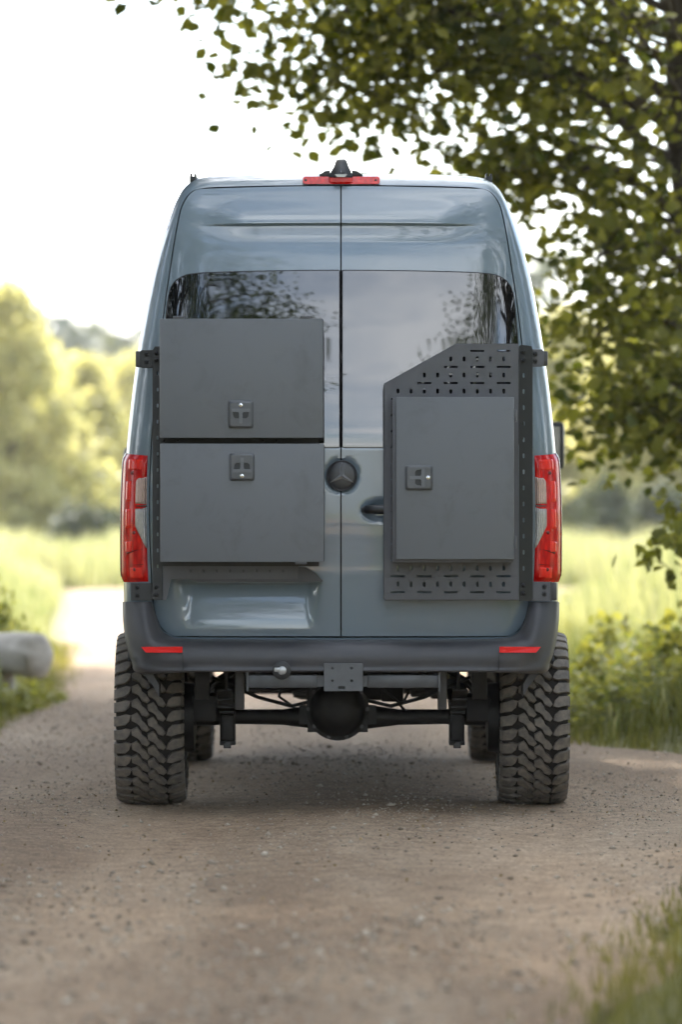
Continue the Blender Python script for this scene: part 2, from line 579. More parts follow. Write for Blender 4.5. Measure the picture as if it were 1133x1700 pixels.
def ground_z(x, y):
    if y > 62 or y < -88:
        off = 1.0
    else:
        off = max(x_left(y) - x, x - x_right(y))
    z = -0.05 + 0.11 * sm(-0.05, 0.9, off)
    z += 0.03 * hnoise(x * 0.5, y * 0.4) * sm(0.2, 1.5, off)
    d = math.hypot(x, y)
    z += 8.0 * sm(240, 520, y + 0.25 * x) if d > 200 else 0
    return z

def axis(lim, near, n, step):
    a = list(np.arange(-near, near + step / 2, step))
    k = np.geomspace(near, lim, n)[1:]
    return sorted([-q for q in k] + a + list(k))

gx, gy = axis(1800, 9, 26, 0.3), axis(2200, 66, 24, 0.6)
gv = [(x, y, ground_z(x, y)) for y in gy for x in gx]
gf = [(j * len(gx) + i, j * len(gx) + i + 1, (j + 1) * len(gx) + i + 1, (j + 1) * len(gx) + i) for j in range(len(gy) - 1) for i in range(len(gx) - 1)]
ground = obj('ground', gv, gf, M_SOIL, None, 'all', center=False)
ground['kind'] = 'structure'

def path_z(x, y):
    xl, xr = x_left(y), x_right(y)
    e = min(x - xl, xr - x)
    z = 0.006 * hnoise(x * 1.3, y * 0.7)
    for c in (-0.92, 0.92):                         # wheel ruts
        z -= 0.012 * math.exp(-((x - c) / 0.28) ** 2)
    z += 0.018 * math.exp(-(x / 0.4) ** 2)
    return z * sm(0.0, 0.6, e) + 0.012 - 0.045 * (1 - sm(-0.05, 0.25, e))

py_ = list(np.arange(-88, -14, 1.5)) + list(np.arange(-14, 14, 0.14)) + list(np.arange(14, 60, 0.8))
NX = 60
pv, pf = [], []
for y in py_:
    a, b_ = x_left(y) - 0.1, x_right(y) + 0.1
    for i in range(NX + 1):
        x = a + (b_ - a) * i / NX + (0.09 * math.sin(2.3 * y + i) if i in (0, NX) else 0)
        pv.append((x, y, path_z(x, y)))
for j in range(len(py_) - 1):
    for i in range(NX):
        q = j * (NX + 1) + i
        pf.append((q, q + 1, q + NX + 2, q + NX + 1))
path = obj('gravel_path', pv, pf, M_PATH, None, 'all', center=False)
path['kind'] = 'structure'

# ------------------------------------------------------------------ van
van = thing('van', (0, 2.6, 0), 'lifted grey-blue high-roof van seen from behind on the gravel track', 'van')

Yr = pchip([0.55, 0.83, 1.06, 1.14, 1.70, 1.90, 2.2, 2.5, 2.70, 2.80, 2.90, 2.96, 3.02, 3.08],
           [0.065, 0.036, 0.005, 0.0, 0.0, 0.012, 0.044, 0.082, 0.112, 0.140, 0.182, 0.220, 0.275, 0.34])

def Yf(x, z):
    """rear face of the body without door details"""
    a = abs(x)
    return Yr(z) + 0.022 * a * a + 0.055 * sm(0.62, 1.0, a) ** 1.5

O_PX = [(566.5, 287), (450, 288.5), (370, 291), (342, 293.5), (322, 299), (306, 311), (295, 328), (284, 352), (270, 392), (256, 440), (243, 500),
        (231, 570), (221, 640), (213, 710), (208, 770), (205, 840), (204.5, 900), (205, 960), (206, 1020), (208, 1060), (225, 1085), (300, 1092), (566.5, 1092)]
S_PX = [(566.5, 307), (450, 308), (370, 310), (342, 311.5), (322, 316), (311, 325), (303, 338), (298, 352), (290, 392), (282.5, 440), (273.5, 500),
        (265, 570), (258, 640), (252, 710), (248.5, 770), (247, 840), (248, 900), (250.5, 960), (254.5, 1010), (265.5, 1040), (284, 1054), (320, 1058), (566.5, 1059)]

def rear_pt(px, py, dy=0.0):
    Y = 0.05
    for _ in range(3):
        q = P(px, py, Y + dy)
        Y = Yf(q.x, q.z)
    return q, Y

SUB = 4
O_ = [rear_pt(x, y, 0.12) for x, y in cr(O_PX, SUB)]
S_ = [rear_pt(x, y) for x, y in cr(S_PX, SUB)]
NT = len(O_)
DEP = 0.13

def pillar(i, a, off=0.0):
    """point on the D-pillar between door seam (a=0) and body side (a=1), proud by off"""
    s, ys = S_[i]
    o, yo = O_[i]
    ang = min(a, 1.0) * math.pi / 2
    f = math.sin(ang)
    p = Vector((s.x + (o.x - s.x) * f, ys * (1 - f) + yo * f + DEP * (1 - math.cos(ang)), s.z + (o.z - s.z) * f))
    if a > 1:
        p.y += (a - 1) * 0.3
    if off:
        n = Vector(((o.x - s.x), 0, (o.z - s.z))).normalized() * math.sin(ang) + Vector((0, -1, 0)) * math.cos(ang)
        p += n * off
    return p

rings = []
rings.append([Vector((S_[i][0].x, S_[i][1] + 0.06, S_[i][0].z)) for i in range(NT)])
for a in (0.0, 0.04, 0.16, 0.30, 0.45, 0.60, 0.75, 0.88, 1.0):
    rings.append([pillar(i, a) for i in range(NT)])
FRONT = [(0.35, 1, 3.2), (0.9, 1, 3.2), (2.0, 1, 3.2), (3.4, 1.0, 3.2), (4.3, 1.0, 3.2), (4.7, 0.995, 2.9), (5.1, 0.985, 2.35), (5.4, 0.97, 1.75), (5.7, 0.93, 1.55), (5.95, 0.84, 1.3)]
for y, sx, top in FRONT:
    ring = []
    for i in range(NT):
        o, yo = O_[i]
        z = min(o.z, top) if top < 3 else o.z
        ring.append(Vector((o.x * sx, y + (yo * (1 - y / 2) if y < 2 else 0), z)))
    rings.append(ring)
bv, bf = [], []
full = []
for r in rings:
    mir = [Vector((-p.x, p.y, p.z)) for p in r[1:-1]][::-1]
    full.append(r + mir)
NF = len(full[0])
for r in full:
    bv += r
for j in range(len(full) - 1):
    for i in range(NF):
        a, b_ = j * NF + i, j * NF + (i + 1) % NF
        bf.append((a, b_, b_ + NF, a + NF))
bf.append(tuple(range((len(full) - 1) * NF, len(full) * NF)))
body = fix_normals(obj('body_shell', bv, bf, M_PAINT, van, True))

# ---- rear doors
SIDE = [(q.x, q.z) for q, _ in S_[3 * SUB:21 * SUB + 1]]
SZ = np.array([s[1] for s in SIDE])[::-1]
SX = np.array([-s[0] for s in SIDE])[::-1]
Z_BOT, Z_TOP = SZ[0], SZ[-1]
for i in range(1, len(SZ)):
    if SZ[i] <= SZ[i - 1]:
        SZ[i] = SZ[i - 1] + 1e-5

def door_half(z):
    return float(np.interp(z, SZ, SX))

def door_detail(side, x, z):
    d = 0.0
    a = abs(x)
    # upper ridge: the panel over it stands proud and fades to the sides
    d -= 0.016 * sm(2.737, 2.746, z) * (1 - sm(0.45, 0.66, a)) * (1 - sm(2.75, 2.87, z) * 0.85)
    d += 0.006 * sm(2.65, 2.735, z) * (1 - sm(2.737, 2.746, z)) * (1 - sm(0.4, 0.68, a))
    # belt line step under the glass
    d -= 0.006 * (1 - sm(1.700, 1.712, z)) * sm(1.1, 1.4, z)
    if side < 0:                                    # number plate recess
        k = sm(-0.78, -0.69, x) * (1 - sm(-0.16, -0.085, x))
        d += 0.062 * k * (1 - sm(1.075, 1.10, z)) * min(1.0, max(0.0, (z - 0.865) / 0.21)) ** 1.25
    # emblem seat
    r = math.hypot(x - 0.004, z - 1.578)
    d += 0.012 * (1 - sm(0.070, 0.082, r))
    if side > 0:                                    # handle cup
        q = math.hypot((x - 0.20) / 0.115, (z - 1.418) / 0.058)
        d += 0.020 * (1 - sm(0.55, 1.0, q))
    return d

def make_door(side):
    rows = sorted(set(list(SZ) + list(np.linspace(Z_BOT, Z_TOP, 150)) + list(np.linspace(2.728, 2.755, 8)) + list(np.linspace(1.69, 1.72, 7)) + list(np.linspace(1.06, 1.12, 9))))
    rows = [rows[0]] + [b for a, b in zip(rows, rows[1:]) if b - a > 1e-4]
    NC = 84
    gap = 0.0055
    v, f = [], []
    for z in rows:
        zz = min(max(z, Z_BOT + gap), Z_TOP - gap)
        h = door_half(z) - gap
        for c in range(NC + 1):
            t = c / NC
            x = side * (0.0032 + (h - 0.0032) * t)
            ar = 0.012 * (1 - min(1, abs(x) / 0.63) ** 2) * sm(2.6, 2.93, z)
            y = Yf(x, zz + ar) + door_detail(side, x, zz)
            v.append((x, y, zz + ar))
    n = NC + 1
    for j in range(len(rows) - 1):
        for c in range(NC):
            q = (j * n + c, j * n + c + 1, (j + 1) * n + c + 1, (j + 1) * n + c)
            f.append(q if side > 0 else q[::-1])
    # returned edge
    edge = [c for c in range(n)] + [j * n + NC for j in range(1, len(rows))] + [(len(rows) - 1) * n + c for c in range(NC - 1, -1, -1)] + [j * n for j in range(len(rows) - 2, 0, -1)]
    m0 = len(v)
    for e in edge:
        v.append((v[e][0], v[e][1] + 0.045, v[e][2]))
    for k in range(len(edge)):
        a, b_ = edge[k], edge[(k + 1) % len(edge)]
        q = (a, m0 + k, m0 + (k + 1) % len(edge), b_)
        f.append(q if side > 0 else q[::-1])
    return obj('rear_door', v, f, M_PAINT, van, True)

door_l = make_door(-1)
door_r = make_door(1)
door_l['label'] = 'left rear door carrying the two wide boxes, with number plate recess'
door_r['label'] = 'right rear door with the dark pull handle and perforated panel'

# black sheets put in for the shade behind the door gaps
mb = MB()
mb.box((-0.60, 0.42, 0.86), (0.60, 0.44, 2.86))
mb.box((-0.82, 0.445, 0.87), (0.82, 0.46, 2.2))
mb.build('door_gap_shade', M_SEAL_SHADE, van)

# ---- glass
W_PX = [(790, 452.8), (820, 456), (838, 464), (849, 478), (854, 500), (858.5, 545), (864, 620), (868.5, 690), (869.5, 722), (863, 736), (845, 742), (800, 743)]
wq = [rear_pt(x, y)[0] for x, y in cr(W_PX, 4)]
WZ = np.array([q.z for q in wq])[::-1]
WX = np.array([q.x for q in wq])[::-1]

def make_glass(side, door):
    rows = sorted(set(list(WZ) + list(np.linspace(WZ[0], WZ[-1], 40))))
    NC = 40
    v, f = [], []
    def pt(t, z, off):
        h = float(np.interp(z, WZ, WX))
        x = side * (0.007 + (h - 0.007) * t)
        ar = 0.010 * (1 - min(1, abs(x) / 0.62) ** 2) * sm(2.35, WZ[-1], z)
        ripple = 0.00018 * math.sin(9 * x + 3 * z) + 0.00012 * math.sin(13 * z + 5 * x)
        return (x, Yf(x, z + ar) - off + ripple, z + ar)
    for z in rows:
        for c in range(NC + 1):
            v.append(pt(c / NC, z, 0.0045))
    n = NC + 1
    for j in range(len(rows) - 1):
        for c in range(NC):
            q = (j * n + c, j * n + c + 1, (j + 1) * n + c + 1, (j + 1) * n + c)
            f.append(q if side > 0 else q[::-1])
    edge = [c for c in range(n)] + [j * n + NC for j in range(1, len(rows))] + [(len(rows) - 1) * n + c for c in range(NC - 1, -1, -1)] + [j * n for j in range(len(rows) - 2, 0, -1)]
    m0 = len(v)
    for e in edge:
        v.append((v[e][0], v[e][1] + 0.012, v[e][2]))
    for k in range(len(edge)):
        q = (edge[k], m0 + k, m0 + (k + 1) % len(edge), edge[(k + 1) % len(edge)])
        f.append(q if side > 0 else q[::-1])
    g = obj('window', v, f, M_GLASS, door, True)
    sl = MB()
    loop = [Vector(v[e]) + Vector((0, 0.0035, 0)) for e in edge[NC // 2:] + edge[:NC // 2]]
    loop = [loop[0]] + [b for a, b in zip(loop, loop[1:]) if (b - a).length > 0.002]
    sl.tube(loop + [loop[0]], 0.0042, 6, False)
    sl.build('window_seal', M_SEAL_SHADE, door)

make_glass(-1, door_l)
make_glass(1, door_r)

# ---- emblem: dark disc with three-pointed star in a ring
ec = Vector((0.004, 0.0, 1.578))
mb = MB()
mb.lathe(ec + Vector((0, 0.006, 0)), (0, -1, 0), [(0, 0.070), (0.012, 0.070), (0.016, 0.066), (0.019, 0.050), (0.021, 0.020), (0.0212, 0.001)], 40)
emb = mb.build('emblem', M_EMBLEM, van)
mb = MB()
mb.lathe(ec + Vector((0, -0.006, 0)), (0, -1, 0), [(0.0, 0.0715), (0.006, 0.0710), (0.0085, 0.0685), (0.006, 0.0655), (0.0, 0.0650)], 40)
mb.f = mb.f[:-2]
mb.build('emblem_ring', M_STEEL, emb)
mb = MB()
ctr = ec + Vector((0, -0.023, 0))
for k in range(3):
    a = R(90 + 120 * k)
    d = Vector((math.cos(a), 0, math.sin(a)))
    nrm = Vector((-math.sin(a), 0, math.cos(a)))
    tip = ec + d * 0.064 + Vector((0, -0.014, 0))
    l1 = ec + (d.copy()) * 0.0065 + nrm * 0.0115 + Vector((0, -0.014, 0))
    r1 = ec + (d.copy()) * 0.0065 - nrm * 0.0115 + Vector((0, -0.014, 0))
    back = ec + Vector((0, -0.012, 0))
    mb.add([ctr, l1, tip, r1, back], [(0, 1, 2), (0, 2, 3), (4, 2, 1), (4, 3, 2)])
obj('emblem_star', mb.v, mb.f, M_STAR, emb)

# ---- door handle (its far end runs behind the perforated panel)
mb = MB()
pts = [P(604, 847, -0.012), P(610, 846, -0.030), P(622, 846, -0.040), P(645, 846, -0.042), P(680, 846, -0.040), P(694, 846, -0.012)]
mb.tube(pts, [0.015, 0.020, 0.0215, 0.0215, 0.021, 0.016], 14)
mb.build('door_handle', M_HANDLE, door_r, 'all')

# ---- tail lights
def zindex(py, lst=O_PX):
    """index along the outlines for a photo row on the body side"""
    for i in range(8, 18):
        if lst[i][1] <= py <= lst[i + 1][1]:
            return SUB * (i + (py - lst[i][1]) / (lst[i + 1][1] - lst[i][1]))
    return SUB * 17.9

def pil(py, a, off, side):
    t = zindex(py)
    i = int(t)
    k = t - i
    p = pillar(i, a, off).lerp(pillar(i + 1, a, off), k)
    return Vector((p.x * side * -1, p.y, p.z))

def patch(name, ytop, ybot, a0f, a1f, off, m, parent, side, nr=30, nc=14, skew=0.0, thick=0.012, slope=0.0):
    v, f = [], []
    for j in range(nr + 1):
        s = j / nr
        for c in range(nc + 1):
            t = c / nc
            y = ytop + (ybot - ytop) * s
            a = a0f(s) + (a1f(s) - a0f(s)) * t
            y -= (slope * a) * (1 - s)              # top edge climbs towards the outside
            edge = min(s, 1 - s, t, 1 - t)
            v.append(pil(y, a, off * sm(-0.02, 0.06, edge), side))
    n = nc + 1
    for j in range(nr):
        for c in range(nc):
            q = (j * n + c, (j + 1) * n + c, (j + 1) * n + c + 1, j * n + c + 1)
            f.append(q)
    o = obj(name, v, f, m, parent, 'all')
    return fix_normals(o)

def tail_light(side):
    e = patch('tail_light', 757, 966, lambda s: 0.06 + 0.0 * s, lambda s: 1.15, 0.014, M_RED, van, side, slope=4)
    e['label'] = ('left' if side < 0 else 'right') + ' red tail light beside the rear door'
    patch('lamp_edge', 756, 964, lambda s: 0.74, lambda s: 1.22, 0.017, M_RED_DARK, e, side, 24, 6, slope=4)
    patch('indicator_lamp', 792, 838, lambda s: 0.05, lambda s: 0.34 if s > 0.15 else 0.34 - 0.10 * (0.15 - s) / 0.15, 0.019, M_LENS_TURN, e, side, 16, 6)
    patch('reversing_lamp', 842, 910, lambda s: 0.05, lambda s: 0.34 if s < 0.45 else 0.34 - 0.27 * (s - 0.45) / 0.55, 0.019, M_LENS_CLEAR, e, side, 20, 6)
    for y0, y1, a0, a1, sl in ((763, 782, .12, .60, 3), (796, 836, .40, .60, 0), (842, 880, .40, .60, 0), (892, 918, .36, .62, -10), (940, 961, .12, .52, 0)):
        patch('lamp_chamber', y0, y1, lambda s, a0=a0: a0, lambda s, a1=a1: a1, 0.0168, M_RED_BRIGHT, e, side, 10, 6, slope=sl)
    patch('lamp_divider', 838, 842, lambda s: 0.05, lambda s: 0.34, 0.0215, M_STEEL, e, side, 2, 4)
    # darker fold running down through the lower lamp
    patch('lamp_fold', 905, 912, lambda s: 0.10, lambda s: 0.60, 0.0165, M_RED_DARK, e, side, 3, 8, slope=-34)
    patch('lamp_fold', 934, 938, lambda s: 0.08, lambda s: 0.58, 0.0172, M_RED_DARK, e, side, 3, 6, slope=-8)
    for y in (786, 884, 945):
        c = pil(y, 0.33 if y != 786 else 0.40, 0.016, side)
        d = MB()
        d.lathe(c, (0, -1, 0), [(0, 0.0085), (0.003, 0.0075), (0.0035, 0.001)], 14)
        d.build('lamp_stud', M_RED_DARK, e)

tail_light(-1)
tail_light(1)

# ---- bumper
SEC = [  # profile from the door seam outwards and under, photo pixels and depth
    [(251.5, 999, .02), (247, 999, -.004), (233, 999, -.012), (215, 999, .02), (204, 999, .10), (204, 999, .50)],
    [(257, 1016, .01), (251, 1021, -.03), (236, 1030, -.05), (216, 1034, .00), (205, 1034, .10), (206, 1034, .50)],
    [(268, 1045, .0), (262, 1055, -.055), (246, 1066, -.085), (224, 1073, -.03), (210.5, 1071, .08), (211, 1071, .50)],
    [(285, 1057, .0), (279, 1064, -.068), (266, 1080, -.10), (240, 1095, -.07), (220, 1098, .03), (219, 1098, .50)],
    [(303, 1060, .0), (300, 1065.5, -.072), (296, 1084, -.108), (272, 1106, -.095), (238, 1117, -.02), (233, 1118, .46)],
    [(345, 1061, .0), (345, 1066.5, -.075), (345, 1085, -.112), (340, 1107, -.108), (332, 1115.5, -.085), (328, 1113, .25)],
    [(430, 1061.5, .0), (430, 1067, -.078), (430, 1086, -.116), (430, 1107, -.112), (430, 1116, -.09), (430, 1113, .20)],
    [(566.5, 1061.5, .0), (566.5, 1067, -.080), (566.5, 1086, -.118), (566.5, 1107, -.114), (566.5, 1116, -.092), (566.5, 1113, .20)],
]
SEC = SEC + [[(1133 - x, y, d) for x, y, d in s] for s in SEC[:-1]][::-1]
long_ = [cr([s[k] for s in SEC], 6) for k in range(6)]
bm_rows = []
for i in range(len(long_[0])):
    prof = cr([tuple(long_[k][i]) for k in range(6)], 4)
    bm_rows.append([P(x, y, d) for x, y, d in prof])
bv = [p for r in bm_rows for p in r]
n = len(bm_rows[0])
bf = [(i * n + k, (i + 1) * n + k, (i + 1) * n + k + 1, i * n + k + 1) for i in range(len(bm_rows) - 1) for k in range(n - 1)]
bumper = fix_normals(obj('rear_bumper', bv, bf, M_PLASTIC, van, 'all'))

def refl(side):
    def q(x, y, d):
        p = P(x, y, d)
        return Vector((p.x * -side, p.y, p.z))
    front = [(234, 1074, -.108), (303, 1073.5, -.122), (303, 1083.5, -.124), (242, 1083.5, -.116)]
    v = [q(*a) for a in front] + [q(a[0], a[1], a[2] + .03) for a in front]
    f = [(0, 1, 2, 3), (7, 6, 5, 4), (0, 4, 5, 1), (1, 5, 6, 2), (2, 6, 7, 3), (3, 7, 4, 0)]
    fix_normals(obj('reflector', v, f, M_REFLEX, bumper))
refl(-1)
refl(1)
# centre cover joints of the bumper and its drooping arch corners
for s in (-1, 1):
    mb = MB()
    pts = [(214, 1078, .10), (226, 1110, .06), (240, 1122, .08), (256, 1142, .10), (264, 1156, .12), (264, 1136, .12), (252, 1117, .06), (270, 1108, .02), (262, 1092, .02)]
    q = [P(*a) for a in pts]
    mb.prism([(p.x * -s, p.z) for p in q], 0.10, 0.34)
    mb.build('arch_corner', M_PLASTIC, bumper, False)
    mb = MB()
    for y0, y1, d in ((1067, 1085, -.099),):
        mb.box((P(304, 0, -.11).x * -s - 0.001, -0.1245, P(0, 1114, -.11).z), (P(304, 0, -.11).x * -s + 0.001, -0.09, P(0, 1087, -.11).z))
    mb.build('bumper_joint', M_SEAL_SHADE, bumper, False)

# number plate trim over the recess (dark grip with lamp)
mb = MB()
q = [(300, 948), (330, 940), (480, 939), (508, 942), (525, 952), (537, 965), (505, 966.5), (330, 966), (306, 960)]
q = [(P(x, y, -.03).x, P(x, y, -.03).z) for x, y in q]
mb.prism(q, -0.055, 0.01)
mb.build('plate_light_trim', M_PLASTIC, door_l, False)

# ---- roof pieces
mb = MB()
c0, c1 = P(566.5, 300, 0.235), P(566.5, 300, 0.235)
q = rrect(P(503, 0, .22).x, P(0, 306, .22).z, P(631, 0, .22).x, P(0, 293, .22).z, 0.012, 5)
v = [(x, Yr(z) - 0.012 + 0.02 * x * x, z) for x, z in q] + [(x, Yr(z) + 0.06, z) for x, z in q]
n = len(q)
mb.add(v, [tuple(range(n)), tuple(range(n, 2 * n))[::-1]] + [(i, i + n, (i + 1) % n + n, (i + 1) % n) for i in range(n)])
brake = mb.build('high_brake_light', M_RED, van, False)
mb = MB()
q = rrect(P(548, 0, .2).x, P(0, 302, .2).z, P(585, 0, .2).x, P(0, 295, .2).z, 0.004, 3)
mb.prism(q, Yr(2.95) - 0.019, Yr(2.95) + 0.02)
mb.build('lamp_window', M_REFLEX, brake, False)
for px in (508, 624):
    mb = MB()
    mb.lathe(P(px, 299.5, Yr(2.95) - 0.004), (0, -1, 0), [(0, 0.006), (0.005, 0.006), (0.006, 0.001)], 12)
    mb.build('lamp_screw', M_BLACK, brake)

mb = MB()                                           # reversing camera housing
lev = [(293, 546, 586, .17, .52), (284, 550, 583, .175, .50), (276, 555, 579, .20, .47), (268, 557.5, 576.5, .215, .42), (264, 560, 574, .235, .38)]
v = []
for y, xa, xb, ya, yb in lev:
    a, b_ = P(xa, y, ya), P(xb, y, ya)
    r = 0.25 * (b_.x - a.x)
    v += [(a.x, yb, a.z), (a.x, ya + r, a.z), (a.x + r, ya, a.z), (b_.x - r, ya, a.z), (b_.x, ya + r, a.z), (b_.x, yb, a.z)]
f = [(j * 6 + k, j * 6 + (k + 1) % 6, (j + 1) * 6 + (k + 1) % 6, (j + 1) * 6 + k) for j in range(len(lev) - 1) for k in range(6)]
f += [(0, 5, 4, 3, 2, 1), tuple(range(24, 30))]
campod = fix_normals(obj('roof_camera', v, f, M_BLACK, van, True))
mb = MB()
mb.lathe(P(566.5, 284.5, 0.176), (0, -1, 0.2), [(0, 0.009), (0.004, 0.008), (0.005, 0.001)], 16)
mb.build('camera_lens', M_GLASS, campod)
mb = MB()
q = [P(556, 289.5, .168), P(577, 289.5, .168), P(573, 294, .168), P(560, 294, .168)]
mb.prism([(p.x, p.z) for p in q], 0.160, 0.19)
mb.build('camera_lamp', M_CAMLENS, campod, False)
for s in (-1, 1):
    mb = MB()
    q = [P(566.5 + s * a, b, .3) for a, b in ((18, 293), (18, 284.5), (27, 285.5), (36, 292), (36, 293))]
    mb.prism([(p.x, p.z) for p in q], 0.24, 0.40)
    mb.build('camera_foot', M_BLACK, campod, False)
for px, py in ((321, 297), (812, 297)):
    mb = MB()
    c = P(px, py, 0.36)
    mb.box((c.x - 0.016, 0.33, c.z - 0.02), (c.x + 0.016, 0.40, c.z + 0.010), 0.002)
    mb.box((c.x - 0.015, 0.335, c.z + 0.008), (c.x - 0.006, 0.395, c.z + 0.024), 0.002)
    mb.box((c.x + 0.006, 0.335, c.z + 0.008), (c.x + 0.015, 0.395, c.z + 0.022), 0.002)
    mb.build('roof_bracket', M_BLACK, van)
    # drip channel the bracket sits in
for s in (-1, 1):
    mb = MB()
    mb.box((s * 0.665 - 0.02, 0.42, 2.965), (s * 0.665 + 0.02, 4.2, 2.985))
    mb.build('roof_rail', M_BLACK, van)

# ---- mirrors
for s, pxs in ((1, (927, 938)), (-1, (206, 214))):
    mb = MB()
    Y = 4.75
    x0 = 1.02 * s
    x1 = (P(938, 0, Y).x if s > 0 else P(205, 0, Y).x)
    zt, zb = P(0, 700, Y).z, P(0, 780, Y).z
    if s < 0:
        zt, zb = P(0, 742, Y).z, P(0, 792, Y).z
    mb.box((min(x0, x1), Y - 0.06, zb), (max(x0, x1), Y + 0.10, zt), 0.035)
    mir = mb.build('side_mirror', M_BLACK, van)
    mb = MB()
    mb.box((min(x0, x1) + 0.05, Y - 0.066, zb + 0.05), (max(x0, x1) - 0.03, Y - 0.061, zt - 0.03))
    mb.build('mirror_glass', M_GLASS, mir)
    mb = MB()
    mb.bar((s * 0.93, Y, (zb + zt) / 2 - 0.05), (s * 1.08, Y + 0.02, (zb + zt) / 2 - 0.05), 0.08, 0.06)
    mb.build('mirror_arm', M_BLACK, mir)

# ---- sills and floor pan
mb = MB()
mb.box((-0.90, 0.34, 0.70), (0.90, 5.6, 0.76), 0.01)
mb.build('floor_pan', M_CHASSIS, van)
for s in (-1, 1):
    mb = MB()
    mb.box((s * 0.985 - 0.03, 1.60, 0.56), (s * 0.985 + 0.03, 4.02, 0.80), 0.02)
    mb.build('side_sill', M_PLASTIC, van)

# ---- wheels with chunky mud-terrain tread
TR = 0.425
NP = 38
PITCH = 2 * math.pi * TR / NP

def tread_r(u):
    return TR - 0.020 * (abs(u) / 0.158) ** 3

def lug_mesh(name, poly, side=0):
    depth = 0.020
    n = len(poly)
    cu, cv = sum(p[0] for p in poly) / n, sum(p[1] for p in poly) / n
    def at(u, v_, dr):
        a = v_ / TR
        r = tread_r(u) - dr
        return Vector((u, -r * math.cos(a), r * math.sin(a)))
    v = [at(u, w_, depth) for u, w_ in poly]
    v += [at(u, w_, 0.003) for u, w_ in poly]
    v += [at(cu + (u - cu) * 0.93, cv + (w_ - cv) * 0.91, 0.0) for u, w_ in poly]
    f = []
    for k in range(2):
        for i in range(n):
            j = (i + 1) % n
            f.append((k * n + i, k * n + j, (k + 1) * n + j, (k + 1) * n + i))
    f.append(tuple(range(2 * n, 3 * n)))
    if side:                                        # claw running down the sidewall
        m0 = len(v)
        vs0 = [p[1] for p in poly if abs(p[0]) > 0.15]
        a0, a1 = min(vs0) / TR, max(vs0) / TR
        for uu, rr in ((0.150, TR - 0.022), (0.1655, TR - 0.028), (0.1675, TR - 0.062), (0.155, TR - 0.066)):
            for a in (a0, a1):
                v.append(Vector((side * uu, -rr * math.cos(a), rr * math.sin(a))))
        f += [(m0, m0 + 1, m0 + 3, m0 + 2), (m0 + 2, m0 + 3, m0 + 5, m0 + 4), (m0 + 4, m0 + 5, m0 + 7, m0 + 6),
              (m0, m0 + 2, m0 + 4, m0 + 6), (m0 + 1, m0 + 7, m0 + 5, m0 + 3)]
    me = bpy.data.meshes.new(name)
    me.from_pydata(v, [], f)
    me.materials.append(M_TYRE)
    bm = bmesh.new()
    bm.from_mesh(me)
    bmesh.ops.recalc_face_normals(bm, faces=bm.faces)
    bm.to_mesh(me)
    bm.free()
    return me

SH = [(-.158, -.027), (-.112, -.021), (-.093, -.002), (-.083, .029), (-.108, .035), (-.134, .027), (-.158, .023)]
CE = [(-.086, .030), (-.060, .044), (-.045, .022), (-.040, .006), (-.022, -.010), (-.006, -.038), (-.018, -.052), (-.040, -.042), (-.050, -.020), (-.064, -.008), (-.084, .002)]
CE2 = [((u + .070 + .011) * 1.10, w_ - .020) for u, w_ in CE]
CE = [((u + .011) * 1.10, w_) for u, w_ in CE]
SH2 = [(-u, -w_ + PITCH * 0.45) for u, w_ in SH]
LUGS = [lug_mesh('tread_lug', SH, -1), lug_mesh('tread_lug', CE), lug_mesh('tread_lug', CE2), lug_mesh('tread_lug', SH2, 1)]

def wheel(cx, cy, label, detailed):
    c = Vector((cx, cy, TR - 0.008))
    mb = MB()
    s = 1 if cx > 0 else -1
    mb.lathe(c, (s, 0, 0), [(-0.12, 0.16), (-0.13, 0.225), (-0.10, 0.215), (0.09, 0.205), (0.115, 0.222), (0.12, 0.212), (0.06, 0.19), (0.03, 0.10), (0.055, 0.075), (0.06, 0.02)], 40)
    for k in range(8):
        a = 2 * math.pi * k / 8
        d = Vector((0, math.cos(a), math.sin(a)))
        mb.bar(c + Vector((s * 0.055, 0, 0)) + d * 0.06, c + Vector((s * 0.09, 0, 0)) + d * 0.205, 0.05, 0.03)
    wh = mb.build('wheel', M_RIM, van)
    wh['label'] = label
    WL[wh.name] = wh.location.copy()
    mb = MB()
    prof = [(-0.115, 0.222), (-0.150, 0.262), (-0.160, 0.320), (-0.157, 0.372), (-0.148, 0.396), (-0.10, TR - 0.022), (0, TR - 0.0185), (0.10, TR - 0.022), (0.148, 0.396), (0.157, 0.372), (0.160, 0.320), (0.150, 0.262), (0.115, 0.222)]
    mb.lathe(c, (1, 0, 0), prof, 76)
    mb.f = mb.f[:-2]
    mb.build('tyre', M_CARC, wh, 'all')
    rest = MB()
    for k in range(NP):
        a = 2 * math.pi * k / NP
        ang = (a + math.pi) % (2 * math.pi) - math.pi   # 0 = facing the camera
        near = detailed and -1.25 < ang < 1.15
        for me in LUGS:
            if near:
                o = bpy.data.objects.new('tread_lug', me)
                o.location = c
                o.rotation_euler = (-ang, 0, 0)
                link(o, wh, c)
            else:
                m3 = Matrix.Rotation(-ang, 3, 'X')
                rest.add([c + m3 @ v.co for v in me.vertices], [tuple(p.vertices) for p in me.polygons])
    r = obj('tread', rest.v, rest.f, M_TYRE, wh)
    r['kind'] = 'stuff'
    return wh

wheel(-0.915, 1.0, 'left rear wheel with chunky muddy tread', True)
wheel(0.925, 1.0, 'right rear wheel with chunky muddy tread', True)
wheel(-0.895, 4.665, 'left front wheel seen under the van', False)
wheel(0.895, 4.665, 'right front wheel seen under the van', False)

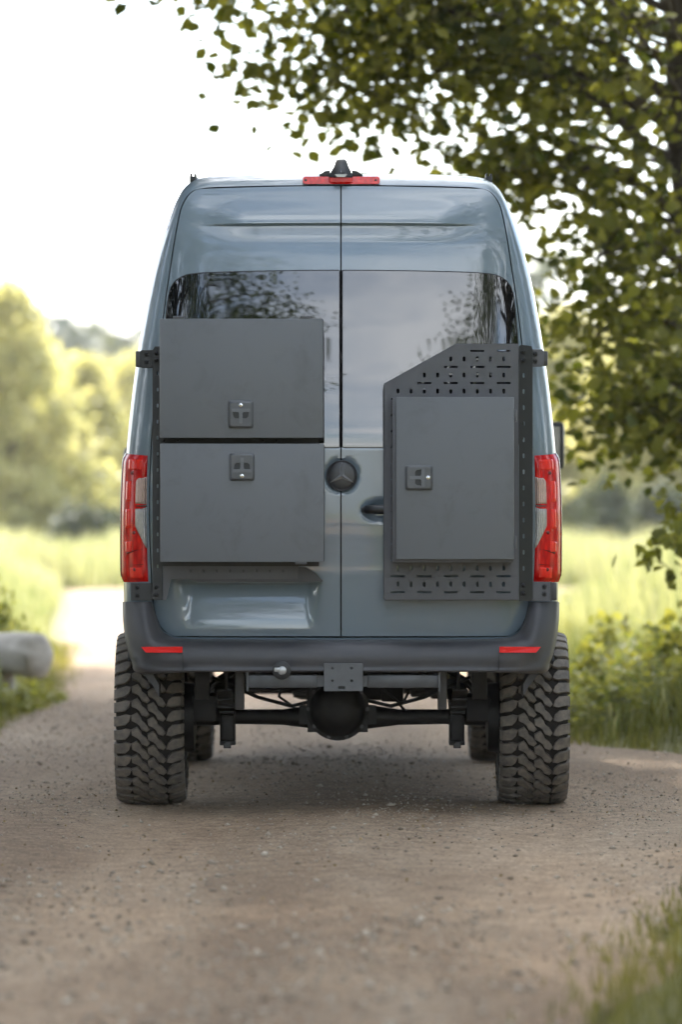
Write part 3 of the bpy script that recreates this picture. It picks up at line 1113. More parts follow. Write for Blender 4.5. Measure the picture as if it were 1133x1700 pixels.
# black plates standing in for shaded wheel-arch openings on the body sides
for sx_, cy in ((-1, 1.0), (1, 1.0), (-1, 4.665), (1, 4.665)):
    mb = MB()
    ring_ = [(cy + 0.50 * math.cos(R(a)), 0.44 + 0.50 * math.sin(R(a))) for a in range(28, 153, 6)]
    xa, xb = sx_ * 0.97, sx_ * 1.013
    nn = len(ring_)
    mb.add([(xa, y, z) for y, z in ring_] + [(xb, y, z) for y, z in ring_],
           [tuple(range(nn)), tuple(range(nn, 2 * nn))[::-1]] + [(i, i + nn, (i + 1) % nn + nn, (i + 1) % nn) for i in range(nn)])
    mb.build('wheel_arch_shade', M_SEAL_SHADE, van, False)

# ---- rear axle, differential, springs, hitch
mb = MB()
mb.tube([(-0.80, 1.0, 0.42), (-0.5, 1.0, 0.42), (-0.28, 1.0, 0.418), (-0.12, 1.0, 0.42), (0.12, 1.0, 0.42), (0.28, 1.0, 0.418), (0.5, 1.0, 0.42), (0.80, 1.0, 0.42)],
        [0.05, 0.036, 0.038, 0.06, 0.06, 0.038, 0.036, 0.05], 16)
axle = mb.build('rear_axle', M_CHASSIS, van)
mb = MB()
dc = P(561, 1177, 0.95)
mb.lathe(dc + Vector((0, 0.22, 0)), (0, -1, 0), [(0, 0.08), (0.08, 0.13), (0.18, 0.15), (0.24, 0.152), (0.245, 0.135), (0.28, 0.128), (0.32, 0.095), (0.335, 0.05), (0.338, 0.01)], 32)
diff = mb.build('differential', M_CHASSIS, axle)
for k in range(10):
    a = 2 * math.pi * k / 10
    b2 = MB()
    b2.lathe(dc + Vector((0.142 * math.cos(a), -0.02, 0.142 * math.sin(a))), (0, -1, 0), [(0, 0.010), (0.012, 0.010), (0.0125, 0.001)], 6)
    b2.build('cover_bolt', M_STEEL, axle)
for s in (-1, 1):
    mb = MB()
    for px, y0, y1 in ((50, 1165, 1215), (64, 1172, 1202)):
        a, b_ = P(561 + s * (px - 16), y1, .97), P(561 + s * px, y0, .97)
        mb.box((min(a.x, b_.x), 0.93 + px * 1e-4, a.z), (max(a.x, b_.x), 1.08, b_.z))
    mb.build('axle_housing', M_CHASSIS, axle)
for s in (-1, 1):
    x = 0.555 * s + 0.006
    sp = MB()
    for k in range(4):
        ln = 0.62 - 0.13 * k
        pts = [(x, 1.0 + ln * t, 0.475 + 0.10 * (t * ln / 0.62) ** 2 - 0.012 * k) for t in (-1, -.6, -.2, .2, .6, 1)]
        for a, b_ in zip(pts, pts[1:]):
            sp.bar(a, b_, 0.07, 0.010)
    sp.build('leaf_spring', M_CHASSIS, van)
    ub = MB()
    for dy in (-0.05, 0.05):
        ub.tube([(x - 0.03, 1 + dy, 0.30), (x - 0.03, 1 + dy, 0.50), (x + 0.03, 1 + dy, 0.50), (x + 0.03, 1 + dy, 0.30)], 0.007, 8)
    ub.box((x - 0.026, 0.93, 0.31), (x + 0.026, 1.07, 0.43), 0.004)
    ub.box((x - 0.038, 0.925, 0.285), (x + 0.038, 1.075, 0.306), 0.004)
    ub.box((x - 0.018, 0.90, 0.272), (x + 0.018, 0.935, 0.30), 0.003)
    ub.build('spring_clamp', M_CHASSIS, van)
    cl = MB()
    cl.lathe((x, 0.90, 0.288), (0, -1, 0), [(0, 0.016), (0.012, 0.016), (0.0125, 0.002)], 6)
    cl.build('clamp_nut', M_STEEL, van)
    sh = MB()
    sh.tube([(x + 0.0, 0.72, 0.50), (x + 0.0, 0.70, 0.72)], 0.008, 8)
    sh.tube([(x - 0.04, 0.72, 0.485), (x + 0.04, 0.72, 0.485)], 0.013, 10)
    sh.build('shock_absorber', M_STEEL, van)
    hp = MB()
    hp.box((s * 0.475 - 0.022, 0.30, 0.485), (s * 0.475 + 0.022, 0.34, 0.70), 0.008)
    hp.build('hitch_side_plate', M_STEEL, van)
    fr = MB()
    fr.box((s * 0.44 - 0.035, 0.36, 0.60), (s * 0.44 + 0.035, 5.4, 0.70), 0.006)
    fr.build('frame_rail', M_CHASSIS, van)
    hg = MB()
    hg.box((s * 0.66 - 0.035, 0.62, 0.52), (s * 0.66 + 0.035, 0.66, 0.72), 0.005)
    hg.build('bump_stop', M_CHASSIS, van)
    hg = MB()
    hg.box((s * 0.66 - 0.06, 0.84, 0.40), (s * 0.66 + 0.06, 1.16, 0.53), 0.02)
    hg.build('spring_seat', M_CHASSIS, van)
    dr = MB()
    dr.lathe((s * 0.70, 1.0, 0.417), (s, 0, 0), [(0, 0.06), (0.01, 0.165), (0.06, 0.17), (0.065, 0.06)], 28)
    dr.build('brake_drum', M_CHASSIS, van)
# drive line and tank shapes hanging under the floor
mb = MB()
mb.tube([(0, 1.18, 0.43), (0.02, 2.6, 0.55)], 0.04, 14)
mb.build('drive_shaft', M_CHASSIS, van)
mb = MB()
mb.box((-0.60, 2.0, 0.50), (-0.14, 3.1, 0.70), 0.05)
mb.build('fuel_tank', M_CHASSIS, van)
mb = MB()
mb.box((0.10, 2.3, 0.50), (0.56, 3.0, 0.72), 0.05)
mb.tube([(0.22, 2.3, 0.60), (0.30, 1.5, 0.62), (0.34, 0.9, 0.62), (0.36, 0.55, 0.60)], 0.035, 12)
mb.build('exhaust_silencer', M_CHASSIS, van)
mb = MB()
mb.box((-0.60, 3.5, 0.45), (-0.26, 4.5, 0.72), 0.05)
mb.box((-0.27, 3.3, 0.40), (0.30, 4.6, 0.72), 0.06)
mb.box((0.28, 3.6, 0.43), (0.62, 4.4, 0.72), 0.05)
mb.tube([(-0.72, 4.665, 0.42), (0.72, 4.665, 0.42)], 0.045, 12)
mb.build('front_axle', M_CHASSIS, van)
rsU = np.random.default_rng(5)
for k in range(14):
    x, y = rsU.uniform(-0.62, 0.62), rsU.uniform(1.7, 3.2)
    zb, wd = rsU.uniform(0.42, 0.50), rsU.uniform(0.03, 0.09)
    mb = MB()
    mb.box((x - wd, y, zb), (x + wd, y + rsU.uniform(0.04, 0.2), 0.715), 0.012)
    mb.build('underbody_bracket', M_CHASSIS, van)
for s in (-1, 1):
    mb = MB()
    mb.tube([(s * 0.62, 0.80, 0.62), (s * 0.40, 0.86, 0.52), (s * 0.24, 0.92, 0.475), (s * 0.13, 0.95, 0.50)], 0.009, 8)
    mb.build('brake_line', M_BLACK, van)
    mb = MB()
    mb.tube([(s * 0.68, 0.86, 0.50), (s * 0.60, 0.84, 0.60), (s * 0.50, 0.82, 0.66)], 0.016, 8)
    mb.build('sway_bar_link', M_CHASSIS, van)
for pts in ([(0.20, 0.9, 0.56), (0.27, 0.92, 0.50), (0.31, 0.95, 0.45)], [(0.33, 0.9, 0.55), (0.30, 0.92, 0.49), (0.24, 0.94, 0.47)], [(-0.28, 0.9, 0.60), (-0.30, 0.95, 0.52), (-0.22, 1.0, 0.46)]):
    mb = MB()
    mb.tube(pts, 0.007, 8)
    mb.build('brake_hose', M_BLACK, van)

mb = MB()
YH = -0.045
for a, b_ in ((411, 527), (610, 730)):
    p0, p1 = P(a, 1142, YH), P(b_, 1120, YH)
    mb.box((p0.x, YH, p0.z), (p1.x, YH + 0.07, p1.z), 0.006)
    e = a if a < 566 else b_
    p0, p1 = P(e - 1.5, 1148, YH), P(e + 1.5, 1116, YH)
    mb.box((p0.x, YH - 0.02, p0.z), (p1.x, YH + 0.11, p1.z))
mb.box((P(527, 0, YH).x - .01, YH + 0.004, P(0, 1140, YH).z), (P(610, 0, YH).x + .01, YH + 0.066, P(0, 1122, YH).z))
hitch = mb.build('tow_bar', M_HITCH, van)
q0, q1 = P(538, 1147, -.10), P(603, 1101, -.10)
holes = [slot(P(x, 0, -.1).x, P(0, y, -.1).z, 0.013, 0.013) for x in (552, 584) for y in (1109, 1130)]
holes.append(rrect(P(562, 0, -.1).x, P(0, 1144, -.1).z, P(573, 0, -.1).x, P(0, 1139, -.1).z, 0.002, 2))
plate('tow_plate', rrect(q0.x, q0.z, q1.x, q1.z, 0.006), holes, -0.128, 0.016, M_HITCH, hitch)
mb = MB()
mb.box((q0.x + 0.004, -0.111, q0.z + 0.004), (q1.x - 0.004, -0.106, q1.z - 0.004))
mb.box((q0.x + 0.03, -0.107, q0.z + 0.02), (q1.x - 0.03, 0.05, q1.z - 0.02))
mb.build('tow_receiver', M_BLACK, hitch, False)
mb = MB()
pc = P(468, 1113, -.15)
mb.lathe(pc + Vector((0, 0.06, 0)), (0, -1, 0), [(0, 0.036), (0.05, 0.038), (0.055, 0.042), (0.075, 0.042), (0.078, 0.034), (0.080, 0.026)], 28)
sock = mb.build('trailer_socket', M_BLACK, hitch)
mb = MB()
mb.lathe(pc + Vector((0.002, -0.0195, 0)), (0, -1, 0), [(0, 0.020), (0.006, 0.019), (0.008, 0.012), (0.0082, 0.001)], 20)
mb.box((pc.x - 0.034, pc.y - 0.029, pc.z - 0.006), (pc.x - 0.010, pc.y - 0.0195, pc.z + 0.014), 0.003)
mb.build('socket_cap', M_STAR, hitch)

# ------------------------------------------------------------------ carriers and storage boxes on the doors
def bolt(c, parent, r=0.0095):
    b2 = MB()
    b2.lathe(c, (0, -1, 0), [(0, r * 1.25), (0.003, r * 1.25), (0.0031, r), (0.009, r * 0.9), (0.011, r * 0.5), (0.0112, 0.001)], 10)
    return b2.build('bolt', M_BOLT, parent)

# right: perforated panel
YP = -0.085
S_PL = (CAM_D + YP) / FPX
def X(px, Y=YP): return P(px, 850, Y).x
def Z(py, Y=YP): return P(566, py, Y).z
panel = thing('perforated_panel', (X(750), YP, Z(997)), 'dark grey perforated mounting panel with sloped corner on the right rear door', 'mounting panel')
outline = [(X(862), Z(571)), (X(758), Z(571)), (X(754), Z(573)), (X(639.5), Z(636)), (X(638), Z(640)), (X(638), Z(994)), (X(640), Z(996)), (X(862), Z(996))]
holes = []
def ok(px, py):
    return px > 638 + 8 and (py > 646 or (py - 571) > (758 - px) * (66 / 120.0) + 13 )
for r in range(-3, 13):
    for i in range(9):
        px, py = 661.2 + 21.99 * i, 649.3 + 26.72 * r
        if py > 580 and ok(px, py) and ok(px - 4, py):
            holes.append(slot(X(px), Z(py), 4.6 * S_PL, 8.4 * S_PL))
        py2 = 649.3 + 26.72 * r + 13.36
        if i % 2 == 0 and 578 < py2 < 990 and ok(px, py2) and ok(px - 11, py2):
            holes.append(slot(X(px), Z(py2), 23.5 * S_PL, 3.4 * S_PL))
plate('panel_sheet', outline, holes, YP, 0.005, M_PLATE, panel)
# folded edges
mb = MB()
ed = [(758, 571.0), (639, 637), (638, 640), (638, 995)]
for (a, b_), (c, d) in zip(ed, ed[1:]):
    wt = (0.036, 0.004) if a == 758 or a == 639 and c == 638 and False else (0.004, 0.036)
    mb.bar((X(a), YP + 0.0235, Z(b_)), (X(c), YP + 0.0235, Z(d)), *wt)
mb.bar((X(639), YP + 0.022, Z(996)), (X(862), YP + 0.022, Z(996)), 0.036, 0.004)
mb.bar((X(757), YP + 0.022, Z(571)), (X(862), YP + 0.022, Z(571)), 0.036, 0.004)
mb.build('panel_fold', M_BLACK, panel, False)
# side flange, bent back, its shade put in as black, with its own slots
fo = [(X(862.5), Z(575)), (X(866), Z(572)), (X(884), Z(574)), (X(886), Z(580)), (X(886), Z(994)), (X(883), Z(998)), (X(862.5), Z(998))]
fh = [slot(X(870.5), Z(623 + 26.72 * k), 3.2 * S_PL, 7.8 * S_PL) for k in range(13)]
plate('side_flange', fo, fh, YP + 0.002, 0.005, M_BLACK, panel, fn=lambda v: Vector((v.x, v.y + max(0, v.x - X(862)) * 0.55, v.z)))
for y in (584, 598, 972, 986):
    bolt(Vector((X(870), YP + 0.012, Z(y))), panel)
for pts, bl in ((((883, 580), (901, 580), (904, 584), (904, 605), (900, 609), (883, 609)), ((889, 588), (889, 600))),
                (((884, 966), (914, 966), (914, 998), (884, 998)), ((904.5, 974), (904.5, 986.5)))):
    yb = -0.026
    br = plate('hinge_bracket', [(P(a, b_, yb).x, P(a, b_, yb).z) for a, b_ in pts][::-1], [], yb, 0.006, M_PLATE, panel)
    for a, b_ in bl:
        bolt(P(a, b_, yb), panel)
mb = MB()
a, b_ = P(884, 998, 0), P(926, 966, 0)
mb.box((P(914.5, 0, -.03).x, -0.026, a.z), (P(917, 0, -.03).x, 0.06, b_.z))
mb.box((P(917.2, 0, -.03).x, -0.0, a.z + .004), (P(926, 0, -.03).x, 0.06, b_.z - .004), 0.004)
mb.build('hinge_block', M_STEEL, panel)
mb = MB()
mb.box((P(900, 0, -.02).x, -0.018, P(0, 607, 0).z), (P(909, 0, .06).x, 0.09, P(0, 583, 0).z), 0.005)
mb.build('hinge_block', M_STEEL, panel)

# left: upright bar and lower rail of the box carrier
YL = -0.06
carrier = thing('box_carrier', (P(260, 850, YL).x, YL, P(0, 1000, YL).z), 'black slotted upright and lower rail holding the two wide boxes on the left', 'mounting rail')
def XL(px): return P(px, 850, YL).x
def ZL(py): return P(566, py, YL).z
sl_ = (CAM_D + YL) / FPX
plate('upright_bar', [(XL(270), ZL(575)), (XL(257), ZL(575)), (XL(253), ZL(582)), (XL(253), ZL(992)), (XL(256), ZL(996)), (XL(270), ZL(996))],
      [slot(XL(261.5), ZL(620 + 26.7 * k), 3.0 * sl_, 6.5 * sl_) for k in range(13)], YL, 0.006, M_BLACK, carrier)
plate('lower_rail', [(XL(496), ZL(936)), (XL(270.5), ZL(936)), (XL(270.5), ZL(996)), (XL(276), ZL(996)), (XL(284), ZL(962)), (XL(494), ZL(961))],
      [slot(XL(316 + 22 * k), ZL(948), 4 * sl_, 6 * sl_) for k in range(8)], YL - 0.004, 0.005, M_PLATE, carrier)
mb = MB()
mb.box((XL(268), YL - 0.01, ZL(940)), (XL(530), YL + 0.006, ZL(534)))
mb.build('back_sheet', M_BLACK, carrier)
for y in (586, 598, 975, 988):
    bolt(P(259.5, y, YL - 0.001), carrier)
for pts, bl in ((((253, 581), (235, 581), (232, 584), (232, 607), (236, 611), (253, 611)), ((243, 588), (243, 601))),
                (((253, 968), (217, 968), (217, 997), (253, 997)), ((228, 975), (228, 989)))):
    yb = -0.022
    plate('hinge_bracket', [(P(a, b_, yb).x, P(a, b_, yb).z) for a, b_ in pts], [], yb, 0.006, M_BLACK, carrier)
    for a, b_ in bl:
        bolt(P(a, b_, yb), carrier)
mb = MB()
mb.box((P(226, 0, .06).x, -0.012, P(0, 609, 0).z), (P(236, 0, -.01).x, 0.09, P(0, 583, 0).z), 0.005)
mb.build('hinge_block', M_STEEL, carrier)

# bolts showing in the gap between the two wide boxes
for px in (272, 295, 437, 459):
    bolt(P(px, 731.5, YL - 0.012), carrier, 0.007)

def latch(parent, px, py, Y, ang, wd=43, ht=47):
    """recessed T-handle latch; ang turns it in the door plane"""
    s = (CAM_D + Y) / FPX
    c = P(px, py, Y)
    ca, sa = math.cos(R(ang)), math.sin(R(ang))
    def T(a, b_):
        a, b_ = a * s, b_ * s
        return (c.x + a * ca - b_ * sa, c.z + a * sa + b_ * ca)
    def poly(pts):
        return [T(a, b_) for a, b_ in pts]
    W, H = 21.0, 23.0
    base = MB()
    lv = [(0.0, 0.0), (0.009, 0.3), (0.017, 2.6), (0.0185, 3.8)]
    lps = []
    for h, ins in lv:
        lps.append([(Vector((T(a, b_)[0], Y - h, T(a, b_)[1]))) for a, b_ in rrect(-W + ins, -H + ins, W - ins, H - ins, 4.2, 4)])
    n_ = len(lps[0])
    v = [q for lp in lps for q in lp]
    f = [(j * n_ + i, j * n_ + (i + 1) % n_, (j + 1) * n_ + (i + 1) % n_, (j + 1) * n_ + i) for j in range(len(lps) - 1) for i in range(n_)]
    base.add(v, f)
    lt = base.build('latch', M_LATCH, parent)
    # face with two pockets
    out = rrect(-W + 3.8, -H + 3.8, W - 3.8, H - 3.8, 4.2, 4)
    hl = [[(-13.5, 4), (-3.0, 4), (-3.0, -6.5), (-9.5, -6.5), (-12.5, -3.5)], [(13.5, 4), (3.0, 4), (3.0, -6.5), (9.5, -6.5), (12.5, -3.5)]]
    plate('latch_face', poly(out), [poly(h) for h in hl], Y - 0.0186, 0.003, M_LATCH, lt, bevel=0.0006)
    pk = MB()
    pk.prism(poly(rrect(-15, -9, 15, 6, 1)), Y - 0.0115, Y - 0.009)
    pk.build('latch_pocket', M_POCKET, lt, False)
    tb = MB()
    tb.prism(poly([(-15, 9.5), (-15, 4.5), (-3.8, 3.8), (-2.6, 1), (-2.6, -15), (2.6, -15), (2.6, 1), (3.8, 3.8), (15, 4.5), (15, 9.5)]), Y - 0.0230, Y - 0.012)
    tb.build('latch_handle', M_POWDER, lt, False)
    k = T(0, 15.2)
    lk = MB()
    lk.lathe((k[0], Y - 0.015, k[1]), (0, -1, 0), [(0, 0.0094), (0.006, 0.0094), (0.0065, 0.0086)], 16)
    lk.build('lock_cylinder', M_CHROME, lt)
    lk = MB()
    lk.box((k[0] - 0.0012, Y - 0.0225, k[1] - 0.0045), (k[0] + 0.0012, Y - 0.0212, k[1] + 0.0045))
    lk.build('key_slot', M_BLACK, lt, False)
    return lt

def storage_box(x0, y0, x1, y1, y_back, depth, label, body_in, hinges, lat):
    yf = y_back - depth
    a, b_ = P(x0, y1, yf), P(x1, y0, yf)
    t = thing('storage_box', ((a.x + b_.x) / 2, y_back, a.z), label, 'storage box', 'storage boxes on the rear doors')
    lid = MB()
    lid.box((a.x, yf, a.z), (b_.x, yf + 0.024, b_.z), 0.004)
    lid.build('lid', M_POWDER, t)
    bd = MB()
    l, bt, r, tp = body_in
    bd.box((a.x - l, yf + 0.027, a.z - bt), (b_.x + r, y_back, b_.z + tp), 0.003)
    bd.build('box_body', M_PLATE, t)
    for hx, hy, hz in hinges:
        c = P(hx, hy, yf + 0.01)
        h = MB()
        if hz == 'h':
            h.box((c.x - 0.026, yf + 0.004, c.z - 0.004), (c.x + 0.026, yf + 0.034, c.z + 0.008), 0.003)
        else:
            h.box((c.x - 0.004, yf + 0.004, c.z - 0.028), (c.x + 0.008, yf + 0.034, c.z + 0.028), 0.003)
        h.build('hinge', M_PLATE, t)
    latch(t, lat[0], lat[1], yf, lat[2])
    return t

storage_box(265, 529, 536.5, 727, YL - 0.012, 0.25, 'upper wide dark grey box on the left door, latch near its bottom edge', (-0.004, -0.004, 0.002, -0.003), [(297, 527.5, 'h'), (508, 527.5, 'h')], (400, 688, 0))
storage_box(266, 736.5, 538, 933, YL - 0.012, 0.25, 'lower wide dark grey box on the left door, latch near its top edge', (-0.004, -0.003, 0.002, -0.004), [(500, 935.5, 'h')], (402, 775, 180))
storage_box(658, 659, 854, 928.5, YP, 0.20, 'tall narrow dark grey box on the perforated panel, latch on its left', (0.016, 0.014, -0.004, -0.004), [(856, 690, 'v'), (856, 900, 'v')], (696, 793, -90))

# ------------------------------------------------------------------ plants
def np_obj(name, verts, quads, tints, m, parent=None, loc=(0, 0, 0), tris=None, smooth=False):
    """big mesh from arrays; verts (N,3), quads (M,4)"""
    me = bpy.data.meshes.new(name)
    nq = len(quads)
    nt = 0 if tris is None else len(tris)
    me.vertices.add(len(verts))
    me.vertices.foreach_set('co', np.asarray(verts, np.float32).ravel())
    idx = np.asarray(quads, np.int32).ravel()
    st = np.arange(nq) * 4
    if nt:
        st = np.concatenate([st, len(idx) + np.arange(nt) * 3])
        idx = np.concatenate([idx, np.asarray(tris, np.int32).ravel()])
    me.loops.add(len(idx))
    me.loops.foreach_set('vertex_index', idx.astype(np.int32))
    me.polygons.add(nq + nt)
    me.polygons.foreach_set('loop_start', st.astype(np.int32))
    me.update(calc_edges=True)
    if tints is not None:
        at = me.attributes.new('tint', 'FLOAT', 'POINT')
        at.data.foreach_set('value', np.asarray(tints, np.float32))
    me.materials.append(m)
    o = bpy.data.objects.new(name, me)
    o.location = loc
    return link(o, parent, loc)

LEAF2 = np.array([(0, 0, 0), (.36, .22, .08), (.50, .55, .10), (0, 1, 0), (-.50, .55, .10), (-.36, .22, .08)], float)

def leaves(centers, size, rs, wide=0.8, droop=0.35):
    """six-point folded leaves at the given points"""
    n = len(centers)
    d = rs.normal(size=(n, 3))
    d[:, 2] = d[:, 2] * 0.6 - droop
    d /= np.linalg.norm(d, axis=1)[:, None]
    up = rs.normal(size=(n, 3)) * 0.7 + np.array([0, 0, 1.0])
    x = np.cross(d, up)
    x /= np.linalg.norm(x, axis=1)[:, None] + 1e-9
    z = np.cross(x, d)
    s = size * rs.uniform(0.6, 1.25, n)
    L = LEAF2[None, :, :] * s[:, None, None]
    v = centers[:, None, :] + x[:, None, :] * L[:, :, 0:1] * wide + d[:, None, :] * L[:, :, 1:2] + z[:, None, :] * L[:, :, 2:3]
    b = (np.arange(n) * 6)[:, None]
    q = np.concatenate([b + np.array([[0, 1, 2, 3]]), b + np.array([[0, 3, 4, 5]])], 0)
    return v.reshape(-1, 3), q

def clump_tint(n_per, base, rs, jit=0.22):
    t = np.repeat(base, n_per)
    return np.clip(t + rs.normal(size=len(t)) * jit, 0, 1)

def limb(mbx, p0, p1, r0, r1, rs, sag=0.0, n=5, sides=8):
    p0, p1 = Vector(p0), Vector(p1)
    ln = (p1 - p0).length
    pts, rad = [], []
    for k in range(n + 1):
        t = k / n
        j = Vector(rs.normal(size=3) * 0.035 * ln * (1 if 0 < k < n else 0))
        pts.append(p0.lerp(p1, t) + j + Vector((0, 0, sag * ln * 4 * t * (1 - t))))
        rad.append(r0 + (r1 - r0) * t)
    mbx.tube(pts, rad, sides, False)
    return pts

# ---- the big tree whose branches hang into the picture
TA = Vector((2.85, 10.0, 0.0))
rsA = np.random.default_rng(21)
treeA = thing('broadleaf_tree', (TA.x, TA.y, 0.03), 'large broadleaf tree on the right, branches drooping over the track', 'tree')
tk = MB()
trunk_pts = [TA + Vector(q) for q in ((0, 0, -0.1), (-0.06, 0.02, 0.8), (-0.22, 0.05, 2.2), (-0.44, 0.1, 4.0), (-0.50, 0.1, 6.0), (-0.4, 0.0, 8.5), (-0.3, 0, 11.0))]
tk.tube(trunk_pts, [0.24, 0.18, 0.165, 0.150, 0.12, 0.08, 0.03], 14)
def on_trunk(z):
    for a, b_ in zip(trunk_pts, trunk_pts[1:]):
        if a.z <= z <= b_.z:
            return a.lerp(b_, (z - a.z) / (b_.z - a.z))
    return trunk_pts[-1]
VIS = [  # visible boughs: start height on the trunk, way points
    (4.2, [(1.5, 9.8, 4.75), (0.45, 9.5, 4.85), (-0.52, 9.3, 4.55)]),
    (3.7, [(1.6, 9.8, 4.35), (0.75, 9.5, 4.45), (0.22, 9.4, 4.22)]),
    (5.2, [(1.2, 9.5, 5.7), (-0.2, 9.1, 5.5), (-0.95, 8.9, 5.0)]),
    (4.0, [(1.5, 9.6, 4.45), (0.6, 9.4, 4.55), (-0.22, 9.2, 4.32)]),
    (4.6, [(1.6, 9.4, 4.95), (0.7, 9.2, 5.05), (0.0, 9.0, 4.75)]),
    (3.3, [(1.95, 9.8, 3.75), (1.45, 9.6, 3.75), (1.1, 9.5, 3.70)]),
    (3.0, [(2.1, 9.7, 3.25), (1.75, 9.6, 3.15)]),
    (2.6, [(2.1, 9.7, 2.75), (1.75, 9.6, 2.62)]),
    (2.2, [(2.15, 9.6, 2.3), (1.85, 9.5, 2.15)]),
    (2.1, [(2.3, 9.5, 2.2), (2.2, 9.3, 2.1)]),
]
def zmin_a(r, ang):
    k = float(np.interp(r, [0, .25, .6, .85, 1.1, 1.7, 2.3, 3.1, 4.2, 6], [1.95, 2.0, 2.2, 2.65, 3.45, 3.95, 4.15, 4.80, 6.0, 8]))
    return k + 0.13 * math.sin(5 * ang) + 0.12 * math.sin(9 * r)
cent, base_t = [], []
for z0, wp in VIS:
    st = on_trunk(z0)
    pts = [st] + [Vector(q) for q in wp]
    r = 0.055
    for i, (a, b_) in enumerate(zip(pts, pts[1:])):
        seg = limb(tk, a, b_, r, r * 0.55, rsA, 0.03)
        r *= 0.55
        for q in seg[1:]:
            for _ in range(3 if i else 2):
                off = rsA.normal(size=3) * np.array([0.24, 0.40, 0.19])
                c = np.array(q) + off
                cent.append(c)
                limb(tk, q, c, 0.008, 0.003, rsA, 0, 2, 4)
tries = 0
n_vis = len(cent)
while len(cent) < n_vis + 420 and tries < 40000:
    tries += 1
    ang = rsA.uniform(0, 2 * math.pi)
    r = 4.6 * math.sqrt(rsA.uniform(0.0, 1))
    z = rsA.uniform(1.6, 11.5)
    rmax = float(np.interp(z, [1.5, 3, 4.5, 6, 8, 10, 11.5], [0.9, 1.5, 3.3, 4.4, 4.0, 2.6, 0.9])) * (1 + 0.12 * math.sin(3 * ang + z))
    if r > rmax or z < zmin_a(r, ang):
        continue
    p = np.array((TA.x - 0.38 + r * math.cos(ang), TA.y + r * math.sin(ang), z))
    # keep airy pockets so that sky shows through
    if math.sin(p[0] * 5.1 + 1.3) + math.sin(p[2] * 4.3 + p[1] * 1.7) + math.sin(p[1] * 3.7 + p[0] * 2.0) < -0.2:
        continue
    cent.append(p)
    if len(cent) % 3 == 0 and r > 0.5:
        limb(tk, on_trunk(max(0.8, z - 0.35 * r)), p, 0.022, 0.005, rsA, 0.04, 4, 5)
# a low bough reaching in from the right, nearer to the van
low = limb(tk, on_trunk(1.75), (2.62, 8.6, 1.50), 0.03, 0.018, rsA, 0.02)
low += limb(tk, (2.62, 8.6, 1.50), (2.15, 7.3, 1.26), 0.018, 0.006, rsA, 0.03)
lowc = [np.array((2.15, 7.3, 1.24)) + rsA.normal(size=3) * np.array([0.10, 0.14, 0.05]) for _ in range(5)] + [np.array(q) + rsA.normal(size=3) * 0.08 for q in low[7:]]
cent = np.array([c for c in cent if not (abs(c[0] - 2.45) < 0.24 and c[1] < 10.0 and c[2] > 3.0)])   # the upper trunk stays in view
NL = 29
n_c = len(cent)
pts = np.repeat(cent, NL, 0) + np.random.default_rng(3).normal(size=(n_c * NL, 3)) * np.array([0.21, 0.21, 0.13])
v, q = leaves(pts, 0.104, rsA)
tn = clump_tint(NL, rsA.uniform(0.05, 0.85, n_c), rsA)
tk.build('trunk', M_BARK, treeA)
crown = np_obj('crown', v - np.array(WL[treeA.name]), q, np.repeat(tn, 6), M_LEAF, treeA, WL[treeA.name])
# leaves of the low bough and of the hanging tips, one by one
def leaf_data(name, m, seed):
    me = bpy.data.meshes.new(name)
    k = np.random.default_rng(seed)
    L = LEAF2 * np.array([1, 1, 1 + k.uniform(-.5, 1)])
    me.from_pydata([tuple(a) for a in L], [], [(0, 1, 2, 3), (0, 3, 4, 5)])
    at = me.attributes.new('tint', 'FLOAT', 'POINT')
    at.data.foreach_set('value', [float(k.uniform(0.15, 0.9))] * 6)
    me.materials.append(m)
    return me
twg = MB()
LD = [leaf_data('leaf', M_LEAF, s) for s in range(6)]
tips = [np.array(wp[-1]) + np.array((-0.08, 0, -0.04)) for _, wp in VIS[:6]] + [np.array((-0.80, 8.9, 4.80)), np.array((-1.0, 8.9, 4.84)), np.array((0.02, 9.3, 3.95)), np.array((-0.64, 9.2, 4.45)), np.array((-0.60, 9.2, 4.26))]
spots = [c + rsA.normal(size=3) * np.array([0.10, 0.10, 0.055]) for c in lowc for _ in range(15)]
spots += [c + rsA.normal(size=3) * np.array([0.11, 0.11, 0.08]) for c in tips for _ in range(11)]
for s in spots[:290:4]:
    near_tip = min([Vector(c) for c in lowc + tips], key=lambda c: (c - Vector(s)).length)
    limb(twg, near_tip, s, 0.004, 0.002, rsA, 0, 2, 4)
twg.build('twigs', M_BARK, treeA)['kind'] = 'stuff'
for s in spots[:290]:
    o = bpy.data.objects.new('leaf', LD[rsA.integers(6)])
    o.location = Vector(s)
    o.rotation_euler = (rsA.uniform(-1.6, 0.3), rsA.uniform(-.6, .6), rsA.uniform(0, 6.28))
    k = 0.098 * rsA.uniform(0.7, 1.2)
    o.scale = (k * 0.9, k, k)
    link(o, treeA)

